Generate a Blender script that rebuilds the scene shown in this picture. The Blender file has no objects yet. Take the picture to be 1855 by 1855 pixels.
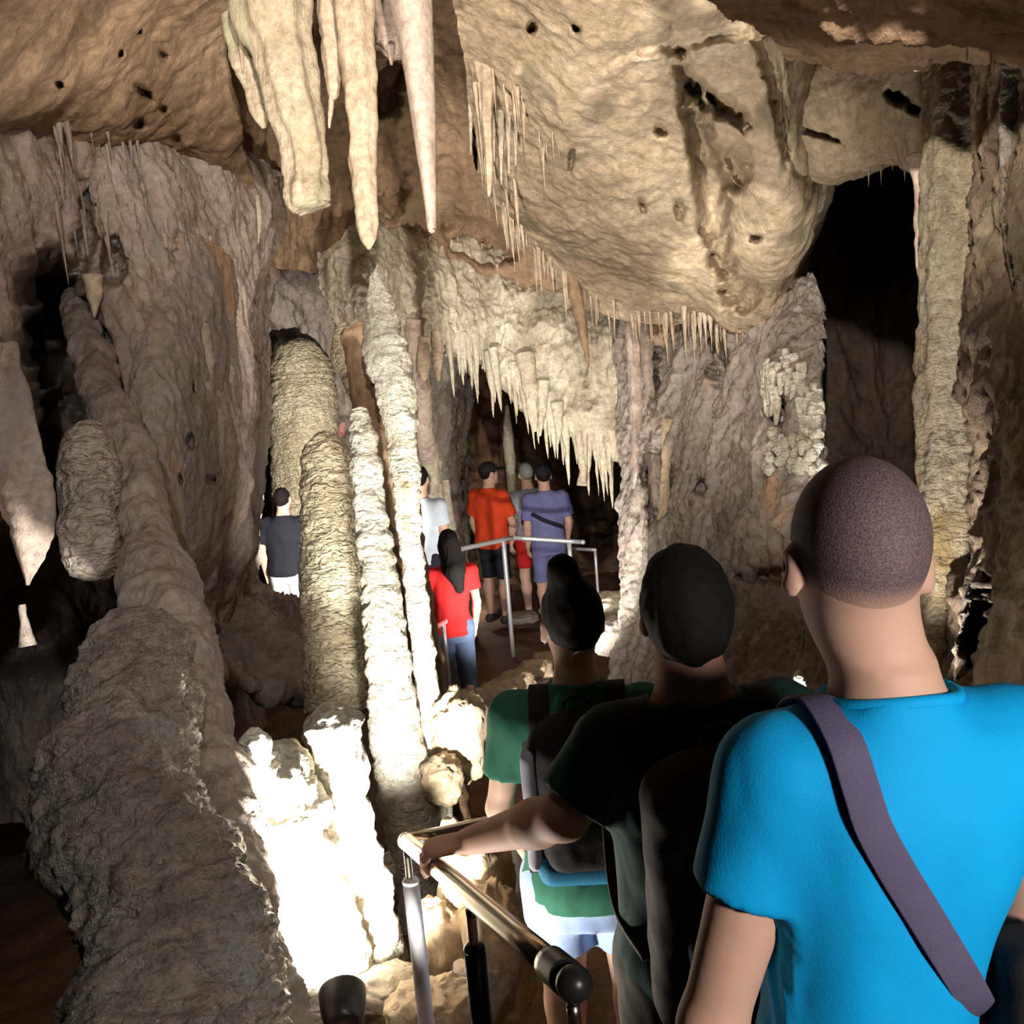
import bpy, math, random
import numpy as np
from mathutils import Vector, Matrix
random.seed(7)
rng = np.random.default_rng(11)
SC = bpy.context.scene
COL = SC.collection
R = math.radians

# ------------------------------------------------------------------ camera
FPX = 1900.0                      # focal length in pixels of the 1855 px frame
PITCH, ROLL = R(11.0), R(4.8)     # looking down the steps, phone held slightly tilted
CAM = np.array([0.0, 0.0, 1.60])
_F = np.array([0, math.cos(PITCH), -math.sin(PITCH)])
_R0 = np.array([1.0, 0, 0]); _U0 = np.cross(_R0, _F)
_R = math.cos(ROLL) * _R0 - math.sin(ROLL) * _U0
_U = math.sin(ROLL) * _R0 + math.cos(ROLL) * _U0
cam_d = bpy.data.cameras.new('camera')
cam_d.sensor_fit = 'HORIZONTAL'; cam_d.sensor_width = 36.0
cam_d.lens = 36.0 * FPX / 1855.0
cam_d.clip_start = 0.02; cam_d.clip_end = 200
cam = bpy.data.objects.new('camera', cam_d)
M = Matrix(((_R[0], _U[0], -_F[0], CAM[0]), (_R[1], _U[1], -_F[1], CAM[1]), (_R[2], _U[2], -_F[2], CAM[2]), (0, 0, 0, 1)))
cam.matrix_world = M
COL.objects.link(cam); SC.camera = cam

def W(px, py, d):
    """the place in the cave seen at (px, py) of the photograph, d metres down the camera axis"""
    return CAM + d * (_F + (px - 927.5) / FPX * _R + (927.5 - py) / FPX * _U)

# ------------------------------------------------------------------ view, world
vs = SC.view_settings
vs.view_transform = 'Standard'; vs.look = 'None'; vs.exposure = 0.0; vs.gamma = 1.0; vs.use_curve_mapping = False
world = bpy.data.worlds.new('cave_air'); SC.world = world; world.use_nodes = True
bg = world.node_tree.nodes['Background']
bg.inputs[0].default_value = (0.9, 0.8, 0.72, 1); bg.inputs[1].default_value = 0.005

# ------------------------------------------------------------------ lamps of the show cave, and added fill lights
def spot(name, loc, target, energy, size=80, blend=0.4, color=(1, 0.9, 0.76), radius=0.05):
    l = bpy.data.lights.new(name, 'SPOT'); l.energy = energy; l.color = color
    l.spot_size = R(size); l.spot_blend = blend; l.shadow_soft_size = radius
    o = bpy.data.objects.new(name, l); COL.objects.link(o)
    loc = Vector([float(v) for v in loc]); tg = Vector([float(v) for v in target])
    o.location = loc; o.rotation_euler = (tg - loc).to_track_quat('-Z', 'Y').to_euler()
    return o
def point(name, loc, energy, color=(1, 0.9, 0.76), radius=0.06):
    l = bpy.data.lights.new(name, 'POINT'); l.energy = energy; l.color = color; l.shadow_soft_size = radius
    o = bpy.data.objects.new(name, l); COL.objects.link(o); o.location = [float(v) for v in loc]
    return o
WARM = (1.0, 0.92, 0.82); NEUT = (1.0, 0.95, 0.88)
# lamp on the ceiling behind the visitors, lighting the roof and walls ahead
spot('roof_lamp', (0.1, 0.2, 2.75), W(1180, -170, 7.0), 1500, 82, 0.75, WARM, 0.035)
# added light above the mound, raising its grey from the right
spot('mound_fill', (0.10, 0.9, 2.30), W(390, 1500, 2.6), 58, 44, 0.8, NEUT, 0.04)
# lamp behind the photographer's right shoulder
spot('stair_lamp', (1.15, -0.5, 1.55), W(1660, 1300, 1.3), 190, 80, 0.7, NEUT, 0.10)
# floodlight on the ground at the foot of the white stalagmites
spot('ground_flood', W(614, 1788, 2.78), W(575, 1450, 3.3), 700, 115, 0.6, NEUT, 0.04)
# added low light, standing in for floodlight spill on legs and post
spot('path_fill', W(690, 1960, 2.40), W(920, 1640, 2.45), 40, 100, 0.6, NEUT, 0.04)
# added light boosting the ground floodlight on the tall columns
spot('column_fill', W(735, 1720, 2.95), W(650, 1080, 4.7), 800, 48, 0.6, NEUT, 0.04)
# lamp behind the tall columns, for the scalloped stalagmites
spot('niche_lamp', W(700, 1020, 7.6), W(525, 840, 12.0), 1400, 58, 0.6, NEUT, 0.04)
# lamp by the lower landing: tourists and arch
spot('landing_lamp', W(1000, 1225, 7.3), W(970, 760, 9.0), 250, 120, 0.6, NEUT, 0.05)
# added hidden light so the chamber's back wall is not black
point('chamber_fill', W(835, 1060, 12.0), 220, WARM)
# lamp low on the right, behind the man in blue
spot('corner_lamp', W(1450, 1330, 4.2), W(1445, 730, 5.4), 1300, 32, 0.5, NEUT, 0.03)
# added light hidden behind the white column, brightening the nearer scalloped stalagmite
spot('ledge_fill', W(700, 1150, 5.1), W(592, 850, 6.1), 75, 70, 0.6, NEUT, 0.03)
# added fill for the left wall and ceiling that the roof lamp misses
spot('left_fill', (-0.35, 0.3, 2.6), W(250, 380, 5.0), 270, 84, 0.8, (1.0, 0.96, 0.92), 0.035)
# added light hidden behind the man in blue, brightening the cream column
spot('pillar_fill', W(1640, 1300, 3.0), W(1735, 620, 3.6), 90, 70, 0.6, NEUT, 0.03)

# ------------------------------------------------------------------ numpy noise
_perm = rng.permutation(256).astype(np.int64); _perm = np.concatenate([_perm, _perm, _perm])
_g = rng.normal(size=(256, 3)); _g /= np.linalg.norm(_g, axis=1)[:, None]; _g = _g.astype(np.float32)
def perlin(p):
    p = np.asarray(p, np.float32)
    i = np.floor(p).astype(np.int64); f = (p - i).astype(np.float32); i &= 255
    u = f * f * f * (f * (f * 6 - 15) + 10)
    out = 0
    for dx in (0, 1):
        wx = u[..., 0] if dx else 1 - u[..., 0]
        for dy in (0, 1):
            wy = u[..., 1] if dy else 1 - u[..., 1]
            for dz in (0, 1):
                wz = u[..., 2] if dz else 1 - u[..., 2]
                h = _perm[_perm[_perm[i[..., 0] + dx] + i[..., 1] + dy] + i[..., 2] + dz]
                g = _g[h]
                out = out + wx * wy * wz * (g[..., 0] * (f[..., 0] - dx) + g[..., 1] * (f[..., 1] - dy) + g[..., 2] * (f[..., 2] - dz))
    return out * 1.6
def fbm(p, octv=4, gain=0.5, ridged=False):
    a, s, t = 1.0, 0, 0
    for k in range(octv):
        n = perlin(p * (2.03 ** k) + 17.3 * k)
        if ridged: n = 1 - 2 * np.abs(n)
        s = s + a * n; t += a; a *= gain
    return s / t

# ------------------------------------------------------------------ objects
def tag(o, label=None, cat=None, group=None, kind=None):
    if label: o['label'] = label
    if cat: o['category'] = cat
    if group: o['group'] = group
    if kind: o['kind'] = kind
    return o
def empty(name, loc=(0, 0, 0), rz=0.0):
    o = bpy.data.objects.new(name, None); COL.objects.link(o)
    o.location = [float(v) for v in loc]; o.rotation_euler = (0, 0, rz); o.empty_display_size = 0.1
    return o
def mesh_np(name, V, F, smooth=True):
    V = np.ascontiguousarray(V, np.float32); F = np.asarray(F, np.int32)
    me = bpy.data.meshes.new(name); n = F.shape[1]
    me.vertices.add(len(V)); me.vertices.foreach_set('co', V.ravel())
    me.loops.add(F.size); me.loops.foreach_set('vertex_index', F.ravel())
    me.polygons.add(len(F)); me.polygons.foreach_set('loop_start', np.arange(0, F.size, n, dtype=np.int32))
    me.polygons.foreach_set('loop_total', np.full(len(F), n, np.int32))
    me.polygons.foreach_set('use_smooth', np.full(len(F), smooth, bool))
    me.update(calc_edges=True); me.validate()
    return me
def link(name, me, mat, parent=None, loc=None):
    o = bpy.data.objects.new(name, me); COL.objects.link(o)
    if mat is not None and len(me.materials) == 0: me.materials.append(mat)
    if parent is not None: o.parent = parent
    if loc is not None: o.location = [float(v) for v in loc]
    return o
def place(name, V, F, mat, parent=None, origin=None, smooth=True):
    """mesh given in world coordinates; its object's origin goes to its base (or to the parent's frame)"""
    V = np.asarray(V, float)
    if parent is not None:
        inv = np.array(parent.matrix_basis.inverted())
        V = V @ inv[:3, :3].T + inv[:3, 3]
        return link(name, mesh_np(name, V, F, smooth), mat, parent)
    if origin is None:
        origin = np.array([V[:, 0].mean(), V[:, 1].mean(), V[:, 2].min()])
    return link(name, mesh_np(name, V - origin, F, smooth), mat, None, origin)

# ------------------------------------------------------------------ materials
def nodes(name):
    m = bpy.data.materials.new(name); m.use_nodes = True
    nt = m.node_tree; b = nt.nodes['Principled BSDF']
    return m, nt, b
def ramp(nt, stops):
    r = nt.nodes.new('ShaderNodeValToRGB'); e = r.color_ramp.elements
    while len(e) < len(stops): e.new(0.5)
    for k, (p, c) in enumerate(stops):
        e[k].position = p; e[k].color = (*c, 1)
    return r
def rock(name, cols, scale=2.2, streak=0.35, bump=0.5, rough=0.62, fine=38.0, spec=0.4, stain=None, scallop=0.0):
    m, nt, b = nodes(name); L = nt.links.new; N = nt.nodes.new
    geo = N('ShaderNodeNewGeometry')
    mp = N('ShaderNodeMapping'); mp.inputs['Scale'].default_value = (1, 1, streak); L(geo.outputs['Position'], mp.inputs['Vector'])
    n1 = N('ShaderNodeTexNoise'); n1.inputs['Scale'].default_value = scale; n1.inputs['Detail'].default_value = 7; n1.inputs['Roughness'].default_value = 0.62
    n1.inputs['Distortion'].default_value = 0.5; L(mp.outputs[0], n1.inputs['Vector'])
    k = len(cols)
    r1 = ramp(nt, [(0.30 + 0.40 * i / (k - 1), c) for i, c in enumerate(cols)]); L(n1.outputs['Fac'], r1.inputs['Fac'])
    n2 = N('ShaderNodeTexNoise'); n2.inputs['Scale'].default_value = fine; n2.inputs['Detail'].default_value = 6; n2.inputs['Roughness'].default_value = 0.7
    L(geo.outputs['Position'], n2.inputs['Vector'])
    mx = N('ShaderNodeMix'); mx.data_type = 'RGBA'; mx.blend_type = 'MULTIPLY'; mx.inputs['Factor'].default_value = 0.75
    r2 = ramp(nt, [(0.30, (0.45, 0.42, 0.40)), (0.62, (1.12, 1.10, 1.06))]); L(n2.outputs['Fac'], r2.inputs['Fac'])
    L(r1.outputs[0], mx.inputs['A']); L(r2.outputs[0], mx.inputs['B'])
    col = mx.outputs['Result']
    if stain:                                   # mineral stains with a shape of their own
        n3 = N('ShaderNodeTexNoise'); n3.inputs['Scale'].default_value = stain[1]; n3.inputs['Detail'].default_value = 5
        L(mp.outputs[0], n3.inputs['Vector'])
        r3 = ramp(nt, [(stain[2], (0, 0, 0)), (stain[2] + 0.08, (1, 1, 1))]); L(n3.outputs['Fac'], r3.inputs['Fac'])
        m3 = N('ShaderNodeMix'); m3.data_type = 'RGBA'; L(r3.outputs[0], m3.inputs['Factor']); L(col, m3.inputs['A'])
        m3.inputs['B'].default_value = (*stain[0], 1); col = m3.outputs['Result']
    L(col, b.inputs['Base Color'])
    rr = N('ShaderNodeMapRange'); rr.inputs['To Min'].default_value = rough - 0.18; rr.inputs['To Max'].default_value = min(1, rough + 0.22)
    L(n2.outputs['Fac'], rr.inputs['Value']); L(rr.outputs[0], b.inputs['Roughness'])
    b.inputs['Specular IOR Level'].default_value = spec
    mu = N('ShaderNodeMapping'); mu.inputs['Scale'].default_value = (1, 1, 0.55); L(geo.outputs['Position'], mu.inputs['Vector'])
    n4 = N('ShaderNodeTexNoise'); n4.inputs['Scale'].default_value = fine * 0.55; n4.inputs['Detail'].default_value = 8; n4.inputs['Roughness'].default_value = 0.68
    L(mu.outputs[0], n4.inputs['Vector'])
    bp = N('ShaderNodeBump'); bp.inputs['Strength'].default_value = bump; bp.inputs['Distance'].default_value = 0.06
    L(n4.outputs['Fac'], bp.inputs['Height'])
    n6 = N('ShaderNodeTexNoise'); n6.noise_type = 'RIDGED_MULTIFRACTAL'; n6.inputs['Scale'].default_value = 6.5; n6.inputs['Detail'].default_value = 6; n6.inputs['Roughness'].default_value = 0.6
    L(mu.outputs[0], n6.inputs['Vector'])
    b6 = N('ShaderNodeBump'); b6.inputs['Strength'].default_value = min(1, bump * 0.55); b6.inputs['Distance'].default_value = 0.05; b6.invert = True
    L(n6.outputs['Fac'], b6.inputs['Height']); L(bp.outputs[0], b6.inputs['Normal'])
    nrm = b6.outputs[0]
    if scallop:
        ms = N('ShaderNodeMapping'); ms.inputs['Scale'].default_value = (1, 1, 2.4); L(geo.outputs['Position'], ms.inputs['Vector'])
        n5 = N('ShaderNodeTexNoise'); n5.inputs['Scale'].default_value = 14; n5.inputs['Detail'].default_value = 2; n5.inputs['Distortion'].default_value = 1.2
        L(ms.outputs[0], n5.inputs['Vector'])
        b2 = N('ShaderNodeBump'); b2.inputs['Strength'].default_value = scallop; b2.inputs['Distance'].default_value = 0.06
        L(n5.outputs['Fac'], b2.inputs['Height']); L(nrm, b2.inputs['Normal']); nrm = b2.outputs[0]
    L(nrm, b.inputs['Normal'])
    return m
def plain(name, col, rough=0.7, metal=0.0, weave=0.0, spec=0.4, var=0.12, sheen=0.0, sss=0.0):
    m, nt, b = nodes(name); L = nt.links.new; N = nt.nodes.new
    tc = N('ShaderNodeTexCoord')
    n = N('ShaderNodeTexNoise'); n.inputs['Scale'].default_value = 9; n.inputs['Detail'].default_value = 5; L(tc.outputs['Object'], n.inputs['Vector'])
    r = ramp(nt, [(0.3, tuple(c * (1 - var) for c in col)), (0.7, tuple(min(1, c * (1 + var)) for c in col))]); L(n.outputs['Fac'], r.inputs['Fac'])
    L(r.outputs[0], b.inputs['Base Color'])
    b.inputs['Roughness'].default_value = rough; b.inputs['Metallic'].default_value = metal; b.inputs['Specular IOR Level'].default_value = spec
    if sheen: b.inputs['Sheen Weight'].default_value = sheen
    if sss:
        b.inputs['Subsurface Weight'].default_value = sss; b.inputs['Subsurface Radius'].default_value = (0.02, 0.008, 0.004); b.inputs['Subsurface Scale'].default_value = 0.5
    if weave:
        n2 = N('ShaderNodeTexNoise'); n2.inputs['Scale'].default_value = 260; n2.inputs['Detail'].default_value = 3; L(tc.outputs['Object'], n2.inputs['Vector'])
        bp = N('ShaderNodeBump'); bp.inputs['Strength'].default_value = weave; bp.inputs['Distance'].default_value = 0.002
        L(n2.outputs['Fac'], bp.inputs['Height']); L(bp.outputs[0], b.inputs['Normal'])
    return m

# ------------------------------------------------------------------ rock surfaces
def _cr(t, n):
    """Catmull-Rom weights of n control points for parameters t in [0, n-1]"""
    i = np.clip(np.floor(t).astype(int), 0, n - 2); f = t - i
    w = np.stack([-0.5 * f + f**2 - 0.5 * f**3, 1 - 2.5 * f**2 + 1.5 * f**3, 0.5 * f + 2 * f**2 - 1.5 * f**3, -0.5 * f**2 + 0.5 * f**3], 1)
    Wt = np.zeros((len(t), n))
    for k in range(4):
        j = np.clip(i + k - 1, 0, n - 1); np.add.at(Wt, (np.arange(len(t)), j), w[:, k])
    return Wt
def grid_faces(nr, nc, wrap=False):
    r = np.arange(nr - 1)[:, None]; c = np.arange(nc if wrap else nc - 1)[None, :]
    a = r * nc + c; b = r * nc + (c + 1) % nc; d = (r + 1) * nc + (c + 1) % nc; e = (r + 1) * nc + c
    return np.stack([a, b, d, e], -1).reshape(-1, 4)
def grid_normals(P):
    du = np.gradient(P, axis=1); dv = np.gradient(P, axis=0)
    n = np.cross(du, dv); n /= np.linalg.norm(n, axis=-1, keepdims=True) + 1e-9
    return n
def sheet(name, ctrl, nr, nc, mat, layers, pits=(), back=0.7, kind='structure', label=None, cat=None):
    """a rock face through a net of control points, roughened by layers (freq, amp, vertical stretch, ridged, octaves);
    pits = (px, py, rx, ry, tilt, depth): hollows and grooves; the rim is carried back into the rock by `back` metres"""
    C = np.array(ctrl, float); nR, nC = C.shape[:2]
    Wr = _cr(np.linspace(0, nR - 1, nr), nR); Wc = _cr(np.linspace(0, nC - 1, nc), nC)
    P = np.einsum('ri,ijk,cj->rck', Wr, C, Wc)
    n = grid_normals(P)
    flip = np.sign(((CAM - P) * n).sum(-1).mean()); n = n * flip
    P0 = P.copy()
    disp = np.zeros(P.shape[:2])
    for (fr, am, st, rid, oc) in layers:
        q = P0 * np.array([fr, fr, fr * st]) + len(name) * 3.7
        w = fbm(q, oc, 0.5, rid); disp += am * w
    rel = P0 - CAM; dz = rel @ _F; px = 927.5 + FPX * (rel @ _R) / dz; py = 927.5 - FPX * (rel @ _U) / dz
    view = rel / np.linalg.norm(rel, axis=-1, keepdims=True)
    P = P + n * disp[..., None]
    for (x, y, rx, ry, tl, dp) in pits:
        c, s = math.cos(R(tl)), math.sin(R(tl)); u = (px - x) * c + (py - y) * s; v = -(px - x) * s + (py - y) * c
        sc_ = max(10.0, min(rx, ry) * 1.1)
        jit = 1.1 * fbm(np.stack([px / sc_, py / sc_, 0 * px + x], -1), 3)
        rr = (u / rx)**2 + (v / ry)**2 + jit
        w = 1 / (1 + np.exp(np.clip((rr - 0.9) * 3.2, -40, 40)))
        P = P + view * (dp * w)[..., None]
    if back:
        Q = np.empty((nr + 2, nc + 2, 3)); Q[1:-1, 1:-1] = P
        pb = np.pad(P, ((1, 1), (1, 1), (0, 0)), mode='edge'); Q[:] = pb
        vb = np.pad(view, ((1, 1), (1, 1), (0, 0)), mode='edge')
        msk = np.ones(Q.shape[:2], bool); msk[1:-1, 1:-1] = False
        Q[msk] += vb[msk] * back
        P = Q
    nr, nc = P.shape[:2]
    F = grid_faces(nr, nc)
    if flip < 0: F = F[:, ::-1]
    o = place(name, P.reshape(-1, 3), F, mat, origin=P[nr // 2, nc // 2])
    tag(o, label, cat, kind=kind)
    return o
def hit(o, px, py, default=None):
    """distance down the camera axis to rock o along the line of sight (px, py)"""
    from mathutils.bvhtree import BVHTree
    if o.name not in _bvh:
        me = o.data; n = len(me.vertices); co = np.empty(n * 3, np.float32); me.vertices.foreach_get('co', co)
        co = co.reshape(-1, 3) + np.array(o.location, np.float32)
        _bvh[o.name] = BVHTree.FromPolygons([tuple(c) for c in co.tolist()], [tuple(p.vertices) for p in me.polygons])
    d = W(px, py, 1.0) - CAM
    h_ = _bvh[o.name].ray_cast(Vector(CAM.tolist()), Vector(d.tolist()).normalized())
    return default if h_[0] is None else float((np.array(h_[0]) - CAM) @ _F)
_bvh = {}
def rows(*rr):
    return [[W(*p) if len(p) == 3 else np.array(p[1]) for p in r] for r in rr]
def frames(P):
    T = np.gradient(P, axis=0); T /= np.linalg.norm(T, axis=1)[:, None] + 1e-9
    ref = np.array([1.0, 0, 0]) if abs(T[0, 0]) < 0.9 else np.array([0, 1.0, 0])
    A = np.empty_like(P)
    for i in range(len(P)):
        ref = ref - T[i] * (ref @ T[i]); ref /= np.linalg.norm(ref); A[i] = ref
    return T, A, np.cross(T, A)
def spline(pts, n):
    C = np.array(pts, float); return _cr(np.linspace(0, len(C) - 1, n), len(C)) @ C
def tube_mesh(path, rad, seg=20, nring=60, noise=(), flute=(0, 0), flat=(1, 1), knobs=0.0, seed=0):
    """a closed tapering tube along path; rad given per control point; returns V, F in world coordinates"""
    P = spline(path, nring); r = np.maximum(spline([[x] for x in rad], nring)[:, 0], 0.0008)
    if knobs:
        s = np.linspace(0, 1, nring) * np.linalg.norm(np.diff(P, axis=0), axis=1).sum()
        r = r * (1 + knobs * perlin(np.stack([s * 9, 0 * s + seed, 0 * s], -1)) + 0.5 * knobs * perlin(np.stack([s * 26, 0 * s + seed, 0 * s + 5], -1)))
    T, A, B = frames(P)
    a = np.linspace(0, 2 * np.pi, seg, endpoint=False)
    rr = r[:, None] * (1 + flute[1] * np.sin(flute[0] * a + seed + 1.5 * perlin(np.stack([np.linspace(0, 4, nring), np.full(nring, seed), np.zeros(nring)], -1))[:, None]))
    D = A[:, None] * np.cos(a)[None, :, None] * flat[0] + B[:, None] * np.sin(a)[None, :, None] * flat[1]
    V = P[:, None] + D * rr[..., None]
    for (fr, am, st, rid, oc) in noise:
        w = fbm(V * np.array([fr, fr, fr * st]) + seed * 2.7, oc, 0.5, rid)
        V = V + D * (w * am * np.minimum(1, r / (r.max() * 0.5))[:, None])[..., None]
    n = nring * seg
    V = np.concatenate([V.reshape(-1, 3), P[:1], P[-1:]])
    F = grid_faces(nring, seg, True)
    c0 = np.array([[n, (j + 1) % seg, j, j] for j in range(seg)]); b = (nring - 1) * seg
    c1 = np.array([[n + 1, b + j, b + (j + 1) % seg, b + (j + 1) % seg] for j in range(seg)])
    me_f = np.concatenate([F, ]); tri = np.concatenate([c0[:, :3], c1[:, :3]])
    return V, me_f, tri
def quads_tris(name, V, Q, T, smooth=True):
    # quads plus triangles in one mesh
    V = np.ascontiguousarray(V, np.float32)
    me = bpy.data.meshes.new(name)
    me.vertices.add(len(V)); me.vertices.foreach_set('co', V.ravel())
    idx = np.concatenate([Q.ravel(), T.ravel()]).astype(np.int32)
    me.loops.add(len(idx)); me.loops.foreach_set('vertex_index', idx)
    st = np.concatenate([np.arange(len(Q)) * 4, len(Q) * 4 + np.arange(len(T)) * 3]).astype(np.int32)
    tt = np.concatenate([np.full(len(Q), 4), np.full(len(T), 3)]).astype(np.int32)
    me.polygons.add(len(st)); me.polygons.foreach_set('loop_start', st); me.polygons.foreach_set('loop_total', tt)
    me.polygons.foreach_set('use_smooth', np.full(len(st), smooth, bool))
    me.update(calc_edges=True); me.validate()
    return me
def drip(name, pts, rad_px, mat, label=None, cat=None, parent=None, group=None, seg=28, nring=None, noise=None, flute=(0, 0), flat=(1, 1), knobs=0.12, seed=None, metres=False):
    """stalactite, stalagmite or column: pts = (px, py, d), rad_px = half width in pixels at each point"""
    global _ds
    _ds += 1; seed = _ds if seed is None else seed
    P = [W(*p) for p in pts]; rad = [r if metres else r * p[2] / FPX for r, p in zip(rad_px, pts)]
    L = sum(np.linalg.norm(P[i + 1] - P[i]) for i in range(len(P) - 1)); rm = max(rad)
    nring = nring or int(min(220, max(24, L / max(rm, .01) * 10)))
    if noise is None: noise = ((3.0 / rm * 0.35, rm * 0.22, 0.6, False, 4),)
    V, Q, T = tube_mesh(P, rad, seg, nring, noise, flute, flat, knobs, seed)
    if parent is not None:
        o_inv = np.array(parent.matrix_basis.inverted()); V = V @ o_inv[:3, :3].T + o_inv[:3, 3]
        o = link(name, quads_tris(name, V, Q, T), mat, parent)
    else:
        org = np.array([V[:, 0].mean(), V[:, 1].mean(), V[:, 2].min()])
        o = link(name, quads_tris(name, V - org, Q, T), mat, None, org)
    tag(o, label, cat, group)
    return o
_ds = 0

# ------------------------------------------------------------------ rock materials
M_TAN = rock('rock_tan', [(0.25, 0.18, 0.11), (0.42, 0.325, 0.215), (0.50, 0.405, 0.285)], 1.6, 0.8, 0.55, 0.7, 24, 0.25, stain=((0.20, 0.16, 0.10), 3.0, 0.60))
M_BROWN = rock('rock_brown', [(0.13, 0.080, 0.050), (0.27, 0.175, 0.105), (0.36, 0.24, 0.15)], 1.4, 0.7, 0.6, 0.75, 22, 0.2, stain=((0.30, 0.22, 0.12), 2.2, 0.62))
M_GREY = rock('rock_grey', [(0.17, 0.135, 0.115), (0.27, 0.228, 0.195), (0.37, 0.32, 0.28)], 1.8, 0.45, 0.6, 0.6, 26, 0.35, stain=((0.33, 0.21, 0.13), 2.4, 0.60))
M_PINK = rock('rock_pinkish', [(0.22, 0.165, 0.135), (0.33, 0.26, 0.215), (0.42, 0.345, 0.29)], 2.4, 0.25, 0.6, 0.62, 30, 0.3, stain=((0.22, 0.19, 0.17), 3.0, 0.60))
M_CREAM = rock('calcite_cream', [(0.38, 0.31, 0.22), (0.55, 0.48, 0.36), (0.66, 0.60, 0.48)], 4.0, 0.3, 0.6, 0.5, 34, 0.4)
M_WHITE = rock('calcite_white', [(0.60, 0.54, 0.40), (0.72, 0.67, 0.55), (0.78, 0.75, 0.66)], 5.0, 0.5, 0.9, 0.55, 34, 0.4, stain=((0.34, 0.27, 0.14), 6.0, 0.66), scallop=0.7)
M_SCAL = rock('calcite_scalloped', [(0.42, 0.35, 0.22), (0.58, 0.50, 0.34), (0.66, 0.60, 0.44)], 4.0, 0.6, 0.5, 0.5, 34, 0.4, scallop=1.0)
M_GSCAL = rock('rock_grey_scalloped', [(0.24, 0.20, 0.17), (0.36, 0.31, 0.26), (0.44, 0.38, 0.31)], 4.0, 0.6, 0.5, 0.5, 34, 0.4, scallop=0.9)
M_GREEN = rock('calcite_greenish', [(0.26, 0.22, 0.14), (0.42, 0.34, 0.23), (0.52, 0.43, 0.31)], 3.0, 0.2, 0.6, 0.6, 30, 0.3, stain=((0.33, 0.31, 0.19), 5.5, 0.57))
M_RDARK = rock('rock_blotched', [(0.09, 0.065, 0.045), (0.20, 0.145, 0.095), (0.33, 0.27, 0.19)], 2.6, 0.6, 0.9, 0.6, 22, 0.3, stain=((0.06, 0.042, 0.03), 3.2, 0.56))
M_STAL = rock('calcite_stalactite', [(0.32, 0.235, 0.155), (0.46, 0.355, 0.245), (0.55, 0.45, 0.34)], 4.0, 0.2, 0.45, 0.55, 30, 0.35)
M_PALE = rock('calcite_pale_pink', [(0.34, 0.25, 0.20), (0.44, 0.34, 0.28), (0.52, 0.42, 0.36)], 4.0, 0.2, 0.35, 0.5, 30, 0.4)
M_WET = rock('rock_wet_grey', [(0.13, 0.10, 0.085), (0.20, 0.165, 0.14), (0.27, 0.23, 0.20)], 3.0, 0.5, 0.9, 0.26, 22, 0.8, stain=((0.24, 0.235, 0.21), 3.0, 0.60), scallop=0.5)
M_RIB = rock('rock_grey_plain', [(0.19, 0.15, 0.125), (0.27, 0.215, 0.18), (0.34, 0.275, 0.225)], 2.6, 0.4, 0.7, 0.6, 26, 0.35)
M_RCOL = rock('calcite_wet_cream', [(0.24, 0.20, 0.13), (0.40, 0.33, 0.22), (0.52, 0.46, 0.35)], 4.5, 0.25, 1.0, 0.38, 34, 0.6, stain=((0.30, 0.21, 0.08), 4.0, 0.60), scallop=.5)
M_DIRT = rock('path_earth', [(0.10, 0.06, 0.035), (0.17, 0.10, 0.06), (0.22, 0.14, 0.085)], 3.0, 1.0, 0.5, 0.85, 30, 0.15)
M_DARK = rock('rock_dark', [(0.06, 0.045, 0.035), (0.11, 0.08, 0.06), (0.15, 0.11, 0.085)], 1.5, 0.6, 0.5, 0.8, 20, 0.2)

def unit0(v): return v / np.linalg.norm(v)
def lerp(a, b, t): return np.asarray(a) * (1 - t) + np.asarray(b) * t
def slab(tops, lips, n_mid=5, after=(), bulge=0.0):
    """control rows from a row of upper points straight to a lower lip, then back behind it"""
    A = [W(*p) for p in tops]; B = [W(*p) for p in lips]
    out = []
    for k in range(n_mid + 1):
        t = k / n_mid
        out.append([lerp(a, b, t) + np.array([0, 0, -bulge * 4 * t * (1 - t)]) for a, b in zip(A, B)])
    for off in after: out.append([b + np.array(off) for b in B])
    return out

# ------------------------------------------------------------------ the shell of the cavern, far behind everything
def cavern_shell():
    nu, nv = 96, 64
    th = np.linspace(0, 2 * np.pi, nu, endpoint=False); ph = np.linspace(0.02, np.pi - 0.02, nv)
    V = np.stack([np.cos(th)[None] * np.sin(ph)[:, None] * 9.0, np.sin(th)[None] * np.sin(ph)[:, None] * 13.5 + 7.5, np.cos(ph)[:, None] * 6.5 + 0 * th[None] + 0.8], -1)
    w = fbm(V * 0.35, 4, 0.5, True); V = V + (V - np.array([0, 7.5, 0.8])) * (w * 0.10)[..., None]
    F = grid_faces(nv, nu, True)
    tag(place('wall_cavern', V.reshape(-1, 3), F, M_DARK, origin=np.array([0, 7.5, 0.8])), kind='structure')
cavern_shell()

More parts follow.
